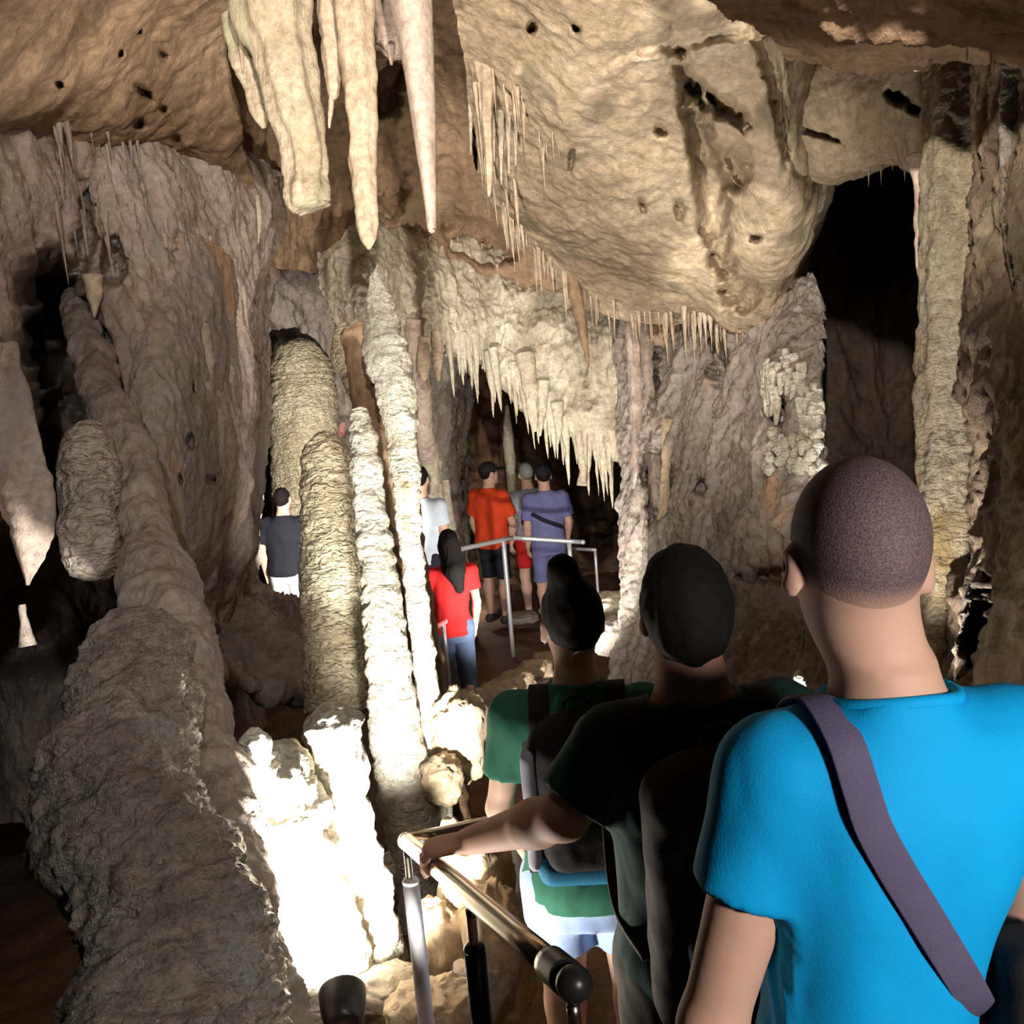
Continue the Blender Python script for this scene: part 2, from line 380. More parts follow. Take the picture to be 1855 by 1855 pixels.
# ------------------------------------------------------------------ floor: steps down, then an earthen path to the landing
def floor_z(x, y):
    base = np.interp(y, [0, 0.62, 0.66, 1.05, 1.09, 1.55, 1.59, 2.3, 3.2, 8.0, 11.0, 20], [0, 0, -.19, -.19, -.38, -.38, -.59, -.63, -.74, -1.53, -1.80, -1.95])
    return base - 0.20 * np.clip(-x - 0.9, 0, 4) - 0.02 * np.clip(y - 6, 0, 6) * (x < -0.5)
def build_floor():
    xs = np.linspace(-4.5, 4.0, 170); ys = np.concatenate([np.linspace(-0.8, 3.0, 150), np.linspace(3.05, 17, 190)])
    X, Y = np.meshgrid(xs, ys); Z = floor_z(X, Y)
    P = np.stack([X, Y, Z], -1)
    amp = 0.02 + 0.10 * np.clip(np.abs(X + 0.1 * 0 - 0.1) - 1.0, 0, 1)
    P[..., 2] += amp * fbm(P * 1.7, 5) + 0.012 * fbm(P * 9, 3)
    tag(place('floor', P.reshape(-1, 3), grid_faces(*P.shape[:2]), M_DIRT, origin=np.array([0, 4, -0.8])), kind='structure')
build_floor()

ROUGH = ((0.55, 0.28, 0.8, False, 3), (2.1, 0.085, 0.7, True, 5), (7.0, 0.030, 0.7, True, 4))
SMOOTH = ((0.6, 0.20, 0.9, False, 3), (2.0, 0.06, 0.9, False, 5), (6.0, 0.022, 0.9, True, 4))
FLUTE = ((0.5, 0.15, 0.6, False, 3), (3.2, 0.13, 0.10, True, 4), (8.0, 0.035, 0.16, True, 3))
FLUTE2 = ((0.5, 0.22, 0.5, False, 3), (2.4, 0.16, 0.13, True, 4), (7.0, 0.055, 0.45, True, 4), (18, .018, .7, True, 3))
FLUTE3 = ((0.5, 0.10, 0.4, False, 3), (2.6, 0.10, 0.12, True, 4), (7.0, 0.055, 0.35, True, 4), (18, .020, .7, True, 3))
KNOB = ((0.8, 0.20, 0.6, False, 3), (5.0, 0.08, 0.5, True, 4), (14.0, 0.025, 0.7, True, 3))

# ------------------------------------------------------------------ ceilings
CEIL = sheet('ceiling', slab(
    [(760, -520, 3.4), (900, -520, 3.2), (1050, -520, 3.0), (1220, -520, 2.9), (1400, -520, 2.9), (1560, -520, 3.1), (1600, -520, 4.2)],
    [(872, 330, 6.1), (945, 425, 6.6), (1030, 505, 7.0), (1120, 545, 7.1), (1250, 575, 7.0), (1410, 590, 6.4), (1470, 590, 8.2)], 7,
    [(0, 0.25, -0.03), (0, 0.7, 0.25), (0, 1.2, 1.0)], 0.05), 340, 260, M_TAN, SMOOTH,
    pits=[(1280, 340, 24, 200, -14, 0.5), (1345, 535, 30, 30, 0, 0.3), (1400, 190, 20, 120, -20, 0.25), (1270, 205, 14, 50, -52, .4),
          (1330, 320, 22, 34, 0, .3), (958, 58, 8, 9, 0, .3), (1042, 55, 9, 7, 20, .3), (1190, 270, 12, 8, 20, .2),
          (1035, 290, 5, 16, 5, .2), (1165, 370, 6, 12, -20, .2), (1230, 385, 8, 12, -30, .2), (1320, 80, 200, 26, -8, .12), (1375, 420, 10, 7, 0, .2), (1310, 225, 40, 12, 38, .3)],
    back=0.4)
CEIL_C = sheet('ceiling_centre', rows(
    [(330, -420, 3.6), (480, -420, 3.8), (620, -420, 4.0), (760, -420, 4.0), (900, -420, 4.0)],
    [(340, -60, 4.6), (480, -60, 5.0), (620, -60, 5.3), (760, -60, 5.5), (900, -60, 5.6)],
    [(380, 160, 5.6), (500, 150, 6.3), (640, 150, 6.8), (770, 150, 7.0), (940, 160, 7.0)],
    [(420, 330, 6.4), (520, 340, 7.2), (650, 340, 7.7), (790, 350, 8.0), (990, 380, 8.0)],
    [(440, 470, 7.0), (540, 480, 7.8), (660, 480, 8.3), (800, 480, 8.6), (1010, 520, 8.8)]), 200, 170, M_BROWN, ROUGH,
    pits=[(700, 150, 30, 60, 0, .6), (690, 330, 40, 60, 0, .3), (870, 430, 60, 30, 20, .4)])
CEIL_L = sheet('ceiling_left', rows(
    [(-420, -420, 1.9), (-200, -420, 2.1), (20, -420, 2.3), (220, -420, 2.6), (430, -420, 3.1)],
    [(-420, -120, 2.2), (-200, -120, 2.5), (10, -120, 2.8), (220, -120, 3.3), (430, -120, 4.0)],
    [(-420, 60, 2.5), (-200, 60, 2.9), (0, 60, 3.3), (230, 80, 4.1), (440, 120, 5.0)],
    [(-420, 200, 2.8), (-200, 190, 3.3), (0, 190, 3.9), (250, 250, 4.9), (460, 330, 6.0)],
    [(-420, 235, 3.1), (-200, 230, 3.7), (0, 230, 4.3), (260, 300, 5.4), (480, 400, 6.5)]), 230, 230, M_BROWN, SMOOTH,
    pits=[(275, 185, 18, 8, 40, .3), (320, 130, 6, 7, 0, .2), (275, 85, 6, 6, 0, .2), (110, 155, 6, 6, 0, .2), (258, 238, 11, 8, 10, .3), (312, 220, 7, 6, 0, .2), (330, 280, 10, 10, 0, .2), (230, 110, 6, 6, 0, .2)])
CEIL_R = sheet('ceiling_right', rows(
    [(1280, -420, 2.4), (1450, -420, 2.2), (1650, -420, 2.0), (1850, -420, 1.9), (2150, -420, 1.8)],
    [(1320, -160, 3.0), (1470, -160, 2.7), (1660, -160, 2.4), (1850, -160, 2.2), (2150, -160, 2.0)],
    [(1400, -10, 3.8), (1500, 0, 3.4), (1670, 10, 3.0), (1850, 20, 2.7), (2150, 40, 2.4)],
    [(1430, 40, 4.2), (1520, 55, 3.8), (1680, 72, 3.4), (1830, 95, 3.1), (2150, 150, 2.6)],
    [(1430, 20, 4.7), (1520, 30, 4.3), (1680, 40, 3.9), (1830, 40, 3.6), (2150, 80, 3.2)]), 150, 190, M_BROWN, ROUGH, back=.3)

# ------------------------------------------------------------------ walls
WALL_L = sheet('wall_left', rows(
    [(-420, 150, 3.3), (-200, 150, 3.8), (-20, 150, 4.4), (120, 170, 4.9), (260, 200, 5.5), (380, 240, 6.0), (470, 300, 6.5), (510, 330, 8.6)],
    [(-420, 330, 3.1), (-200, 330, 3.6), (-10, 330, 4.2), (120, 340, 4.7), (270, 350, 5.2), (390, 370, 5.8), (470, 400, 6.4), (505, 420, 8.8)],
    [(-420, 520, 3.0), (-200, 520, 3.5), (-10, 520, 4.1), (130, 520, 4.6), (280, 520, 5.1), (400, 520, 5.7), (440, 540, 6.5), (465, 560, 9.0)],
    [(-420, 700, 3.0), (-200, 700, 3.4), (-10, 700, 4.0), (140, 700, 4.5), (290, 700, 5.0), (400, 700, 5.6), (428, 720, 6.4), (452, 740, 9.0)],
    [(-420, 860, 3.0), (-200, 860, 3.5), (-10, 860, 4.2), (150, 860, 4.6), (290, 860, 5.0), (400, 860, 5.6), (422, 870, 6.5), (446, 900, 9.0)],
    [(-420, 1000, 3.2), (-200, 1000, 3.8), (-10, 1000, 6.2), (160, 1000, 6.2), (290, 1000, 5.4), (380, 1000, 5.8), (420, 1000, 6.8), (440, 1040, 9.0)],
    [(-420, 1200, 3.3), (-200, 1200, 5.0), (-10, 1200, 7.0), (160, 1200, 7.0), (280, 1200, 5.6), (340, 1180, 6.0), (400, 1180, 7.0), (460, 1200, 8.6)],
    [(-420, 1500, 3.3), (-200, 1500, 5.0), (0, 1500, 6.4), (160, 1500, 6.4), (280, 1500, 5.2), (340, 1500, 5.4), (400, 1500, 6.5), (460, 1500, 8.0)]),
    330, 320, M_PINK, ((0.5, 0.12, 0.7, False, 3), (2.6, 0.10, 0.22, True, 4), (7.0, 0.045, 0.35, True, 4), (20, .014, .7, True, 3)),
    pits=[(108, 735, 62, 220, -14, 3.2), (30, 1080, 150, 140, 0, 1.2), (200, 1080, 90, 130, 0, .8), (225, 1010, 50, 120, -20, .6), (160, 490, 22, 40, 0, .45), (110, 430, 12, 80, 0, .3), (290, 500, 10, 60, -5, .2),
          (362, 700, 6, 8, 0, .15), (350, 800, 5, 12, 0, .1), (280, 900, 6, 12, -20, .15), (235, 610, 6, 10, 0, .1)], back=0.3)
# grey bank of the left wall below the flutes is another bed of rock, a little prouder
BANK_L = sheet('wall_left_bank', rows(
    [(225, 470, 5.3), (290, 440, 5.2), (350, 430, 5.3), (410, 480, 5.7), (445, 560, 6.5)],
    [(170, 600, 4.9), (250, 590, 4.75), (330, 580, 4.85), (400, 590, 5.3), (435, 640, 6.4)],
    [(190, 760, 4.7), (270, 750, 4.6), (350, 740, 4.8), (405, 740, 5.3), (440, 760, 6.5)],
    [(230, 900, 4.6), (300, 890, 4.6), (370, 880, 4.9), (415, 880, 5.4), (436, 900, 6.6)],
    [(270, 1020, 4.7), (330, 1000, 4.8), (380, 990, 5.2), (420, 980, 5.8), (450, 990, 6.6)],
    [(300, 1120, 5.2), (340, 1080, 5.4), (380, 1050, 5.8), (410, 1040, 6.2), (430, 1040, 6.9)]), 220, 160, M_GREY,
    ((0.7, 0.10, 0.5, False, 3), (2.2, 0.06, 0.5, False, 4), (7.0, 0.026, 0.6, True, 4), (20, .010, .8, True, 3)),
    pits=[(362, 700, 7, 9, 0, .2), (350, 800, 5, 14, 0, .15), (280, 905, 6, 14, -25, .2), (385, 870, 12, 8, 0, .15), (330, 870, 5, 10, 0, .12), (430, 800, 6, 40, -5, .12)], back=0.8)
WALL_LB = sheet('wall_left_back', [[p + (unit0(p - CAM) * 3.2 if (i >= 1 and j <= 3) else 0) for j, p in enumerate(r_)] for i, r_ in enumerate(rows(
    [(400, 300, 8.6), (500, 330, 8.8), (600, 380, 8.8), (700, 380, 8.8), (800, 380, 9.2), (860, 380, 9.6)],
    [(400, 520, 9.0), (500, 530, 8.8), (600, 520, 8.6), (700, 520, 8.7), (790, 560, 9.3), (850, 600, 11.0)],
    [(400, 700, 9.6), (500, 700, 9.6), (600, 700, 9.4), (690, 700, 9.3), (760, 720, 9.8), (830, 720, 12.0)],
    [(360, 880, 10.6), (480, 880, 11.0), (600, 880, 10.6), (690, 880, 9.9), (760, 900, 10.2), (830, 900, 13.0)],
    [(320, 1040, 11.5), (460, 1060, 12.0), (600, 1040, 11.0), (690, 1040, 10.2), (770, 1060, 10.4), (830, 1060, 13.0)],
    [(300, 1240, 11.0), (450, 1260, 11.5), (600, 1240, 10.4), (690, 1240, 9.6), (770, 1260, 9.8), (830, 1240, 12.0)]))], 220, 200, M_GREY, FLUTE2, back=0.5)
WALL_A = sheet('wall_arch', rows(
    [(575, 330, 8.6), (645, 340, 8.6), (720, 350, 8.8), (830, 370, 9.0), (930, 400, 9.2), (1040, 440, 9.2), (1180, 470, 8.8)],
    [(580, 430, 8.0), (650, 440, 7.9), (720, 440, 8.2), (830, 460, 8.6), (930, 490, 8.8), (1040, 520, 8.8), (1180, 540, 8.5)],
    [(590, 510, 7.8), (650, 520, 7.6), (710, 520, 8.0), (820, 540, 8.5), (920, 570, 8.7), (1040, 600, 8.6), (1180, 620, 8.3)],
    [(605, 570, 7.9), (655, 575, 7.7), (710, 570, 8.0), (810, 590, 8.5), (900, 620, 8.7), (1020, 690, 8.6), (1180, 740, 8.3)],
    [(615, 600, 8.2), (660, 605, 8.0), (720, 605, 8.2), (800, 612, 8.6), (890, 640, 8.8), (1000, 755, 8.7), (1180, 850, 8.4)],
    [(620, 590, 9.0), (670, 595, 8.9), (730, 595, 9.0), (800, 600, 9.4), (890, 625, 9.6), (1000, 740, 9.5), (1180, 835, 9.2)],
    [(625, 560, 11.0), (675, 560, 11.0), (740, 550, 11.0), (810, 560, 11.5), (890, 580, 11.5), (1000, 690, 11.5), (1180, 760, 11.0)]), 230, 280, M_CREAM, KNOB, back=.3)
WALL_B = sheet('wall_back', rows(
    [(560, 430, 15), (750, 430, 15.5), (900, 430, 16), (1050, 430, 16), (1300, 430, 15)],
    [(560, 650, 14.5), (750, 650, 15), (900, 650, 15.5), (1050, 650, 15.5), (1300, 650, 14.5)],
    [(560, 850, 14.0), (750, 850, 14.5), (900, 850, 14.5), (1050, 850, 15), (1300, 850, 14)],
    [(560, 1000, 13.5), (750, 1000, 14), (900, 1000, 13.6), (1050, 1000, 14), (1300, 1000, 13)],
    [(560, 1150, 13), (750, 1150, 13), (900, 1150, 12.6), (1050, 1150, 13), (1300, 1150, 12)]), 150, 160, M_BROWN, FLUTE2, pits=[(1090, 900, 50, 110, 0, 2.5)])
WALL_R = sheet('wall_right', rows(
    [(1120, 470, 8.6), (1200, 500, 8.2), (1290, 520, 7.6), (1380, 530, 7.0), (1440, 530, 6.4), (1490, 520, 6.2)],
    [(1130, 600, 8.4), (1200, 610, 7.9), (1290, 610, 7.3), (1380, 610, 6.6), (1430, 610, 6.0), (1500, 600, 5.8)],
    [(1140, 760, 8.2), (1210, 760, 7.7), (1290, 760, 7.0), (1370, 760, 6.3), (1430, 760, 5.7), (1500, 760, 5.5)],
    [(1150, 920, 8.0), (1210, 920, 7.4), (1290, 920, 6.7), (1370, 920, 6.0), (1435, 920, 5.5), (1508, 920, 5.3)],
    [(1150, 1080, 7.8), (1210, 1080, 7.2), (1290, 1080, 6.4), (1370, 1080, 5.7), (1450, 1080, 5.2), (1540, 1080, 5.0)],
    [(1130, 1250, 7.5), (1210, 1250, 7.0), (1290, 1250, 6.2), (1370, 1250, 5.5), (1450, 1250, 5.0), (1560, 1250, 4.8)],
    [(1100, 1600, 6.5), (1210, 1600, 6.0), (1290, 1600, 5.5), (1370, 1600, 5.0), (1450, 1600, 4.6), (1560, 1600, 4.4)]), 380, 300, M_GREY, FLUTE3,
    pits=[(1212, 680, 12, 40, 0, .5), (1222, 880, 20, 60, 0, .6), (1318, 640, 8, 50, 0, .3), (1335, 640, 5, 40, 0, .3), (1300, 890, 10, 14, 0, .25), (1430, 745, 12, 28, 0, .4), (1415, 1050, 40, 14, 0, .3), (1490, 1060, 10, 25, 0, .2)], back=2.5)
WALL_H = sheet('wall_recess', rows(
    [(1380, 180, 9.0), (1480, 180, 9.4), (1590, 180, 9.6), (1690, 180, 9.4), (1800, 180, 8.8)],
    [(1380, 400, 9.4), (1480, 400, 10.0), (1590, 400, 10.4), (1690, 400, 10.0), (1800, 400, 9.2)],
    [(1380, 600, 9.4), (1480, 600, 9.6), (1590, 600, 9.8), (1690, 600, 9.6), (1800, 600, 9.0)],
    [(1380, 850, 9.2), (1480, 850, 9.3), (1590, 850, 9.4), (1690, 850, 9.2), (1800, 850, 8.8)],
    [(1380, 1250, 8.5), (1480, 1250, 8.5), (1590, 1250, 8.5), (1690, 1250, 8.5), (1800, 1250, 8.2)]), 170, 120, M_DARK, FLUTE, pits=[(1590, 430, 60, 110, 0, 1.5)])  # shade of the deep recess is partly put into the dark rock colour
WALL_RU = sheet('wall_right_upper', rows(
    [(1370, -40, 5.2), (1450, -40, 5.0), (1530, -40, 4.9), (1610, -40, 4.8), (1700, -40, 4.6), (1800, -40, 4.4)],
    [(1385, 90, 5.1), (1455, 90, 4.9), (1530, 90, 4.8), (1610, 90, 4.7), (1700, 90, 4.5), (1800, 90, 4.3)],
    [(1400, 190, 5.2), (1465, 190, 4.9), (1540, 190, 4.8), (1610, 190, 4.7), (1690, 190, 4.5), (1800, 190, 4.3)],
    [(1425, 250, 5.4), (1490, 265, 5.0), (1560, 275, 4.9), (1620, 270, 4.8), (1680, 275, 4.6), (1800, 260, 4.4)],
    [(1440, 280, 5.6), (1500, 305, 5.2), (1565, 300, 5.1), (1620, 290, 5.0), (1675, 305, 4.8), (1800, 300, 4.6)],
    [(1450, 270, 6.2), (1505, 290, 5.9), (1565, 285, 5.8), (1620, 275, 5.7), (1675, 290, 5.5), (1800, 290, 5.4)],
    [(1460, 240, 7.2), (1510, 240, 7.2), (1565, 240, 7.2), (1620, 240, 7.0), (1675, 240, 6.8), (1800, 240, 6.6)]), 170, 180, M_TAN, SMOOTH,
    pits=[(1645, 180, 20, 9, 25, .3), (1672, 200, 12, 7, 30, .3), (1480, 225, 50, 3, 28, .15), (1465, 200, 4, 30, 0, .15)], back=.3)
WALL_RR = sheet('wall_right_near', rows(
    [(1785, -60, 4.0), (1820, -60, 3.5), (1870, -60, 3.1), (1970, -60, 2.7), (2150, -60, 2.3)],
    [(1785, 200, 4.0), (1820, 200, 3.6), (1870, 200, 3.2), (1970, 200, 2.8), (2150, 200, 2.4)],
    [(1780, 440, 3.9), (1815, 440, 3.5), (1870, 440, 3.1), (1970, 440, 2.7), (2150, 440, 2.3)],
    [(1765, 620, 3.8), (1805, 620, 3.3), (1870, 620, 2.9), (1970, 620, 2.6), (2150, 620, 2.2)],
    [(1755, 850, 3.8), (1805, 850, 3.3), (1870, 850, 2.9), (1970, 850, 2.5), (2150, 850, 2.1)],
    [(1740, 1050, 3.7), (1800, 1050, 3.2), (1870, 1050, 2.8), (1970, 1050, 2.4), (2150, 1050, 2.0)],
    [(1680, 1300, 3.5), (1790, 1300, 3.1), (1870, 1300, 2.7), (1970, 1300, 2.3), (2150, 1300, 1.9)],
    [(1680, 1900, 3.2), (1790, 1900, 2.8), (1870, 1900, 2.4), (1970, 1900, 2.1), (2150, 1900, 1.8)]), 300, 150, M_RDARK, KNOB,
    pits=[(1770, 640, 35, 30, 0, .25), (1800, 900, 40, 120, 0, .2), (1850, 1150, 20, 80, 0, .3)], back=.3)

# ------------------------------------------------------------------ stalactites fringing the ceilings: parts of the ceiling they hang from
UNIT = []
for k in range(8):
    rr = [1, .92, .75, .55, .38, .22, .05]; rr = [x * random.uniform(.62, 1.25) for x in rr]
    path = [(random.uniform(-.25, .25) * (i > 0), random.uniform(-.25, .25) * (i > 0), -i / 6) for i in range(7)]
    V, Q, T = tube_mesh([(p[0] * .3, p[1] * .3, p[2] * 8) for p in path], rr, 7, 9, ((0.8, 0.5, .5, False, 3),), (0, 0), (1, random.uniform(.6, 1)), 0.2, k)
    V[:, 2] /= 8.0
    UNIT.append(V.astype(np.float32)); UNIT[-1] = (V, Q, T)
_units = {}
def hang(parent, p, length, rad, mat, name='stalactite', up=False):
    k = random.randrange(8); key = (k, mat.name)
    if key not in _units:
        me = quads_tris('small_' + name, *UNIT[k]); me.materials.append(mat); _units[key] = me
    o = bpy.data.objects.new(name, _units[key]); COL.objects.link(o); o.parent = parent
    o.location = [float(v) for v in (np.array(p) - np.array(parent.location))]
    o.scale = (rad, rad, -length if up else length); o.rotation_euler = (random.uniform(-.03, .03), random.uniform(-.03, .03), random.uniform(0, 6.28))
    return o
def fringe(parent, line, n, ln, rd, mat, jit=(6, 10, .1), bias=1.6, on=None):
    """n small stalactites along a line of (px, py, d)"""
    L = np.array(line, float)
    for _ in range(n):
        t = random.random() * (len(L) - 1); i = int(t); f = t - i; c = L[i] * (1 - f) + L[i + 1] * f
        x, y = c[0] + random.uniform(-jit[0], jit[0]), c[1] + random.uniform(-jit[1], jit[1]); d = c[2] + random.uniform(-jit[2], jit[2])
        if on is not None:
            h_ = hit(on, x, y)
            if h_ is None: h_ = hit(on, x, y - 14)
            if h_ is not None and abs(h_ - d) < 1.2: d = h_ + .03
        p = W(x, y, d)
        q = random.random() ** bias
        l = ln[0] + (ln[1] - ln[0]) * q; r = rd[0] + (rd[1] - rd[0]) * (0.3 * random.random() + 0.7 * q)
        p[2] += 0.06
        hang(parent, p, l + .06, r, mat)
# lip of the great roof slab
fringe(CEIL, [(885, 330, 6.1), (960, 430, 6.6), (1030, 495, 7.0), (1110, 535, 7.1), (1250, 560, 7.0), (1330, 575, 6.8)], 90, (.05, .34), (.008, .028), M_STAL)
fringe(CEIL, [(868, 160, 5.0), (880, 240, 5.5), (930, 330, 6.0)], 26, (.10, .5), (.008, .022), M_STAL, (14, 14, .15))
fringe(CEIL, [(1150, 560, 7.1), (1330, 585, 6.8), (1440, 590, 6.4)], 40, (.10, .40), (.010, .030), M_STAL)
fringe(CEIL, [(900, 150, 4.9), (960, 200, 5.1), (1010, 260, 5.5), (980, 330, 6.0)], 30, (.05, .22), (.007, .018), M_STAL, (25, 25, .05))
# arch over the lower chamber
fringe(WALL_A, [(740, 600, 8.2), (800, 605, 8.5), (880, 625, 8.65), (930, 670, 8.65), (990, 740, 8.6), (1060, 790, 8.5), (1130, 830, 8.4)], 150, (.05, .52), (.010, .060), M_CREAM, (10, 18, .22), 2.0, WALL_A)
fringe(WALL_A, [(700, 560, 8.0), (800, 580, 8.3), (900, 600, 8.5), (1000, 660, 8.5), (1120, 700, 8.3)], 90, (.05, .26), (.008, .024), M_CREAM, (20, 30, .1), 1.6, WALL_A)
fringe(WALL_A, [(750, 450, 8.3), (900, 490, 8.6), (1050, 530, 8.6), (1140, 560, 8.5)], 70, (.05, .25), (.008, .020), M_STAL, (20, 30, .05), 1.6, WALL_A)
# left ceiling
fringe(CEIL_L, [(60, 225, 4.2), (180, 262, 4.7), (270, 292, 5.2), (370, 340, 5.8), (470, 395, 6.3)], 40, (.04, .16), (.008, .022), M_PINK, (12, 10, .1))
fringe(CEIL_R, [(1450, 55, 3.9), (1530, 62, 3.7), (1680, 80, 3.3), (1800, 95, 3.1), (1870, 105, 3.0)], 45, (.02, .12), (.008, .022), M_BROWN, (10, 6, .1))
fringe(WALL_RU, [(1450, 290, 5.4), (1520, 303, 5.15), (1600, 292, 5.0), (1670, 300, 4.8)], 14, (.03, .12), (.006, .014), M_TAN, (6, 4, .05))
# curtain ribs of the left wall
for k in range(22):
    px = random.uniform(95, 475); py = 255 + (px - 95) * 0.36 + random.uniform(0, 150); d = hit(WALL_L, px, py + 10, 4.6) - .005
    hang(WALL_L, W(px, py, d), random.uniform(.12, .4), random.uniform(.010, .022), M_PINK, 'stalactite')

# ------------------------------------------------------------------ big stalactites: things of their own
S = 'stalactite'
drip(S, [(480, -200, 4.4), (490, 0, 4.5), (520, 120, 4.5), (545, 230, 4.5), (555, 310, 4.5), (560, 365, 4.5), (563, 378, 4.5)], [78, 70, 54, 44, 40, 37, 26], M_GREEN,
     'thick blunt greenish stalactite, stoutest of the hanging cluster', S, group='big stalactites', flute=(7, .10), knobs=.10, seg=44)
drip(S, [(415, -150, 4.7), (432, 60, 4.7), (455, 150, 4.7), (472, 210, 4.7), (478, 232, 4.7)], [34, 26, 20, 14, 4], M_GREEN, 'ragged pale stalactite on the left flank of the thick greenish one', S, group='big stalactites', flute=(5, .12))
drip(S, [(432, 30, 4.6), (436, 80, 4.6), (440, 128, 4.6)], [7, 5, 1], M_STAL, 'thin short spike left of the thick greenish stalactite', S, group='big stalactites', seg=12)
drip(S, [(590, -150, 4.6), (597, 40, 4.6), (602, 120, 4.6), (604, 170, 4.6), (602, 176, 4.6)], [24, 19, 15, 9, 3], M_STAL, 'slim tan stalactite hanging just right of the thick greenish one', S, group='big stalactites', flute=(5, .08))
drip(S, [(601, 172, 4.6), (599, 200, 4.6), (596, 232, 4.6)], [5, 5, 2], M_STAL, 'thin straw hanging on below the slim tan stalactite', S, group='big stalactites', seg=10)
drip(S, [(625, -180, 4.4), (640, 0, 4.4), (652, 150, 4.4), (660, 290, 4.4), (664, 380, 4.4), (667, 430, 4.4), (668, 452, 4.4)], [46, 38, 30, 25, 22, 14, 3], M_STAL, 'long round tan stalactite in the middle of the hanging cluster', S, group='big stalactites', flute=(6, .05), knobs=.07, seg=36)
drip(S, [(700, -150, 4.9), (708, 40, 4.9), (714, 85, 4.9), (716, 105, 4.9)], [42, 36, 27, 12], M_PALE, 'short broken stub of stalactite beside the long pale spike', S, group='big stalactites', flute=(6, .12), knobs=.15)
drip(S, [(708, 84, 4.85), (709, 118, 4.85)], [9, 2], M_PALE, 'small drip tip under the broken stub stalactite', S, group='big stalactites', seg=12)
drip(S, [(720, -200, 4.0), (744, 0, 4.0), (760, 140, 4.0), (772, 280, 4.0), (779, 370, 4.0), (782, 412, 4.0), (783, 415, 4.0)], [48, 38, 26, 17, 11, 8, 5], M_PALE, 'long smooth pinkish stalactite tapering to a cut tip', S, group='big stalactites', flute=(3, .07), knobs=.04, seg=32, noise=((6, .006, .3, False, 3),))
drip(S, [(855, -100, 5.0), (868, 60, 5.0), (878, 160, 5.0), (884, 260, 5.0), (886, 330, 5.0), (886, 356, 5.0)], [34, 30, 16, 9, 6, 2], M_STAL, 'pointed tan stalactite at the left corner of the roof slab', S, group='big stalactites', flute=(5, .12))
for (x, y0, y1, r, d, lab) in [(907, 130, 335, 6, 5.3, 'longest white straw beside the pointed tan stalactite'), (921, 140, 315, 5, 5.3, 'white straw, second right of the pointed tan stalactite'), (933, 150, 300, 5, 5.4, 'white straw, third right of the pointed tan stalactite'),
                               (852, 120, 280, 4, 5.4, 'hair-thin straw left of the pointed tan stalactite'), (894, 200, 292, 4, 5.3, 'short straw touching the pointed tan stalactite')]:
    drip(S, [(x - 4, y0, d), (x, (y0 + y1) / 2, d), (x + 1, y1, d)], [r * 1.4, r, 1.5], M_CREAM, lab, S, group='straws by the roof slab', seg=10)
drip(S, [(1028, 470, 6.9), (1044, 540, 6.9), (1056, 600, 6.9), (1066, 665, 6.9)], [13, 12, 9, 2], M_BROWN, 'dark brown dagger shape hanging in front of the bright arch', S, group='big stalactites', seg=16)  # dagger shape in a darker brown than its neighbours
drip(S, [(466, 355, 5.6), (470, 400, 5.6), (468, 442, 5.6)], [4, 5, 1], M_CREAM, 'small white straw above the grey left wall', S, seg=10)
dw = hit(WALL_L, 172, 520, 4.5) - .03
drip(S, [(168, 500, dw), (171, 540, dw), (171, 575, dw)], [20, 12, 1.5], M_STAL, 'triangular tan drip at the mouth of a wall pocket', S, seg=14)
drip(S, [(1668, 280, 4.0), (1672, 340, 4.0), (1670, 410, 4.0), (1664, 470, 4.0), (1664, 500, 4.0)], [24, 16, 15, 6, 2], M_PALE, 'pale tapering stalactite close left of the right-hand column', S, flat=(1, .7))
# hanging from the arch
for pts, rad, lab in [([(893, 630, 8.5), (900, 690, 8.5), (908, 742, 8.5)], [9, 6, 1.5], 'slender stalactite at the left of the dark arch'),
                      ([(950, 640, 8.5), (960, 700, 8.5), (966, 760, 8.5), (970, 782, 8.5)], [18, 14, 8, 2], 'stout stalactite over the tourists in the arch'),
                      ([(985, 690, 8.5), (982, 740, 8.5), (978, 790, 8.5)], [12, 8, 2], 'stalactite just right of the stout one in the arch'),
                      ([(1008, 730, 8.5), (1012, 770, 8.5), (1010, 805, 8.5)], [13, 8, 2], 'white stalactite over the dark gap of the arch'),
                      ([(1046, 750, 8.6), (1052, 800, 8.6), (1056, 850, 8.6), (1054, 880, 8.6)], [14, 9, 7, 10], 'thin pillar standing in the dark gap of the arch')]:
    drip(S, pts, rad, M_CREAM, lab, S, group='stalactites under the arch', seg=16)

# ------------------------------------------------------------------ columns and stalagmites
C = 'column'; G = 'stalagmite'
KN = ((9, .020, .9, True, 3), (26, .010, 1.2, True, 3))
drip(C, [(655, 600, 5.3), (690, 760, 5.2), (715, 950, 5.1), (740, 1150, 5.0), (770, 1350, 4.9), (800, 1560, 4.8), (820, 1800, 4.7)], [36, 48, 52, 55, 58, 62, 70], M_BROWN, 'smooth column coloured brown for the shadow stripe between the two bright knobbly strands', C, seg=36)  # brown column put in for the shadow stripe between the strands
drip(C, [(678, 480, 4.9), (690, 560, 4.9), (700, 640, 4.85), (716, 700, 4.8), (728, 790, 4.75), (736, 870, 4.7), (742, 960, 4.7), (752, 1050, 4.7), (766, 1180, 4.65), (782, 1320, 4.6), (800, 1480, 4.55), (812, 1620, 4.5)],
     [6, 22, 34, 30, 24, 20, 16, 15, 16, 20, 17, 20], M_WHITE, 'tall knobbly column with a pointed dark top', C, noise=KN, knobs=.22, seg=36)
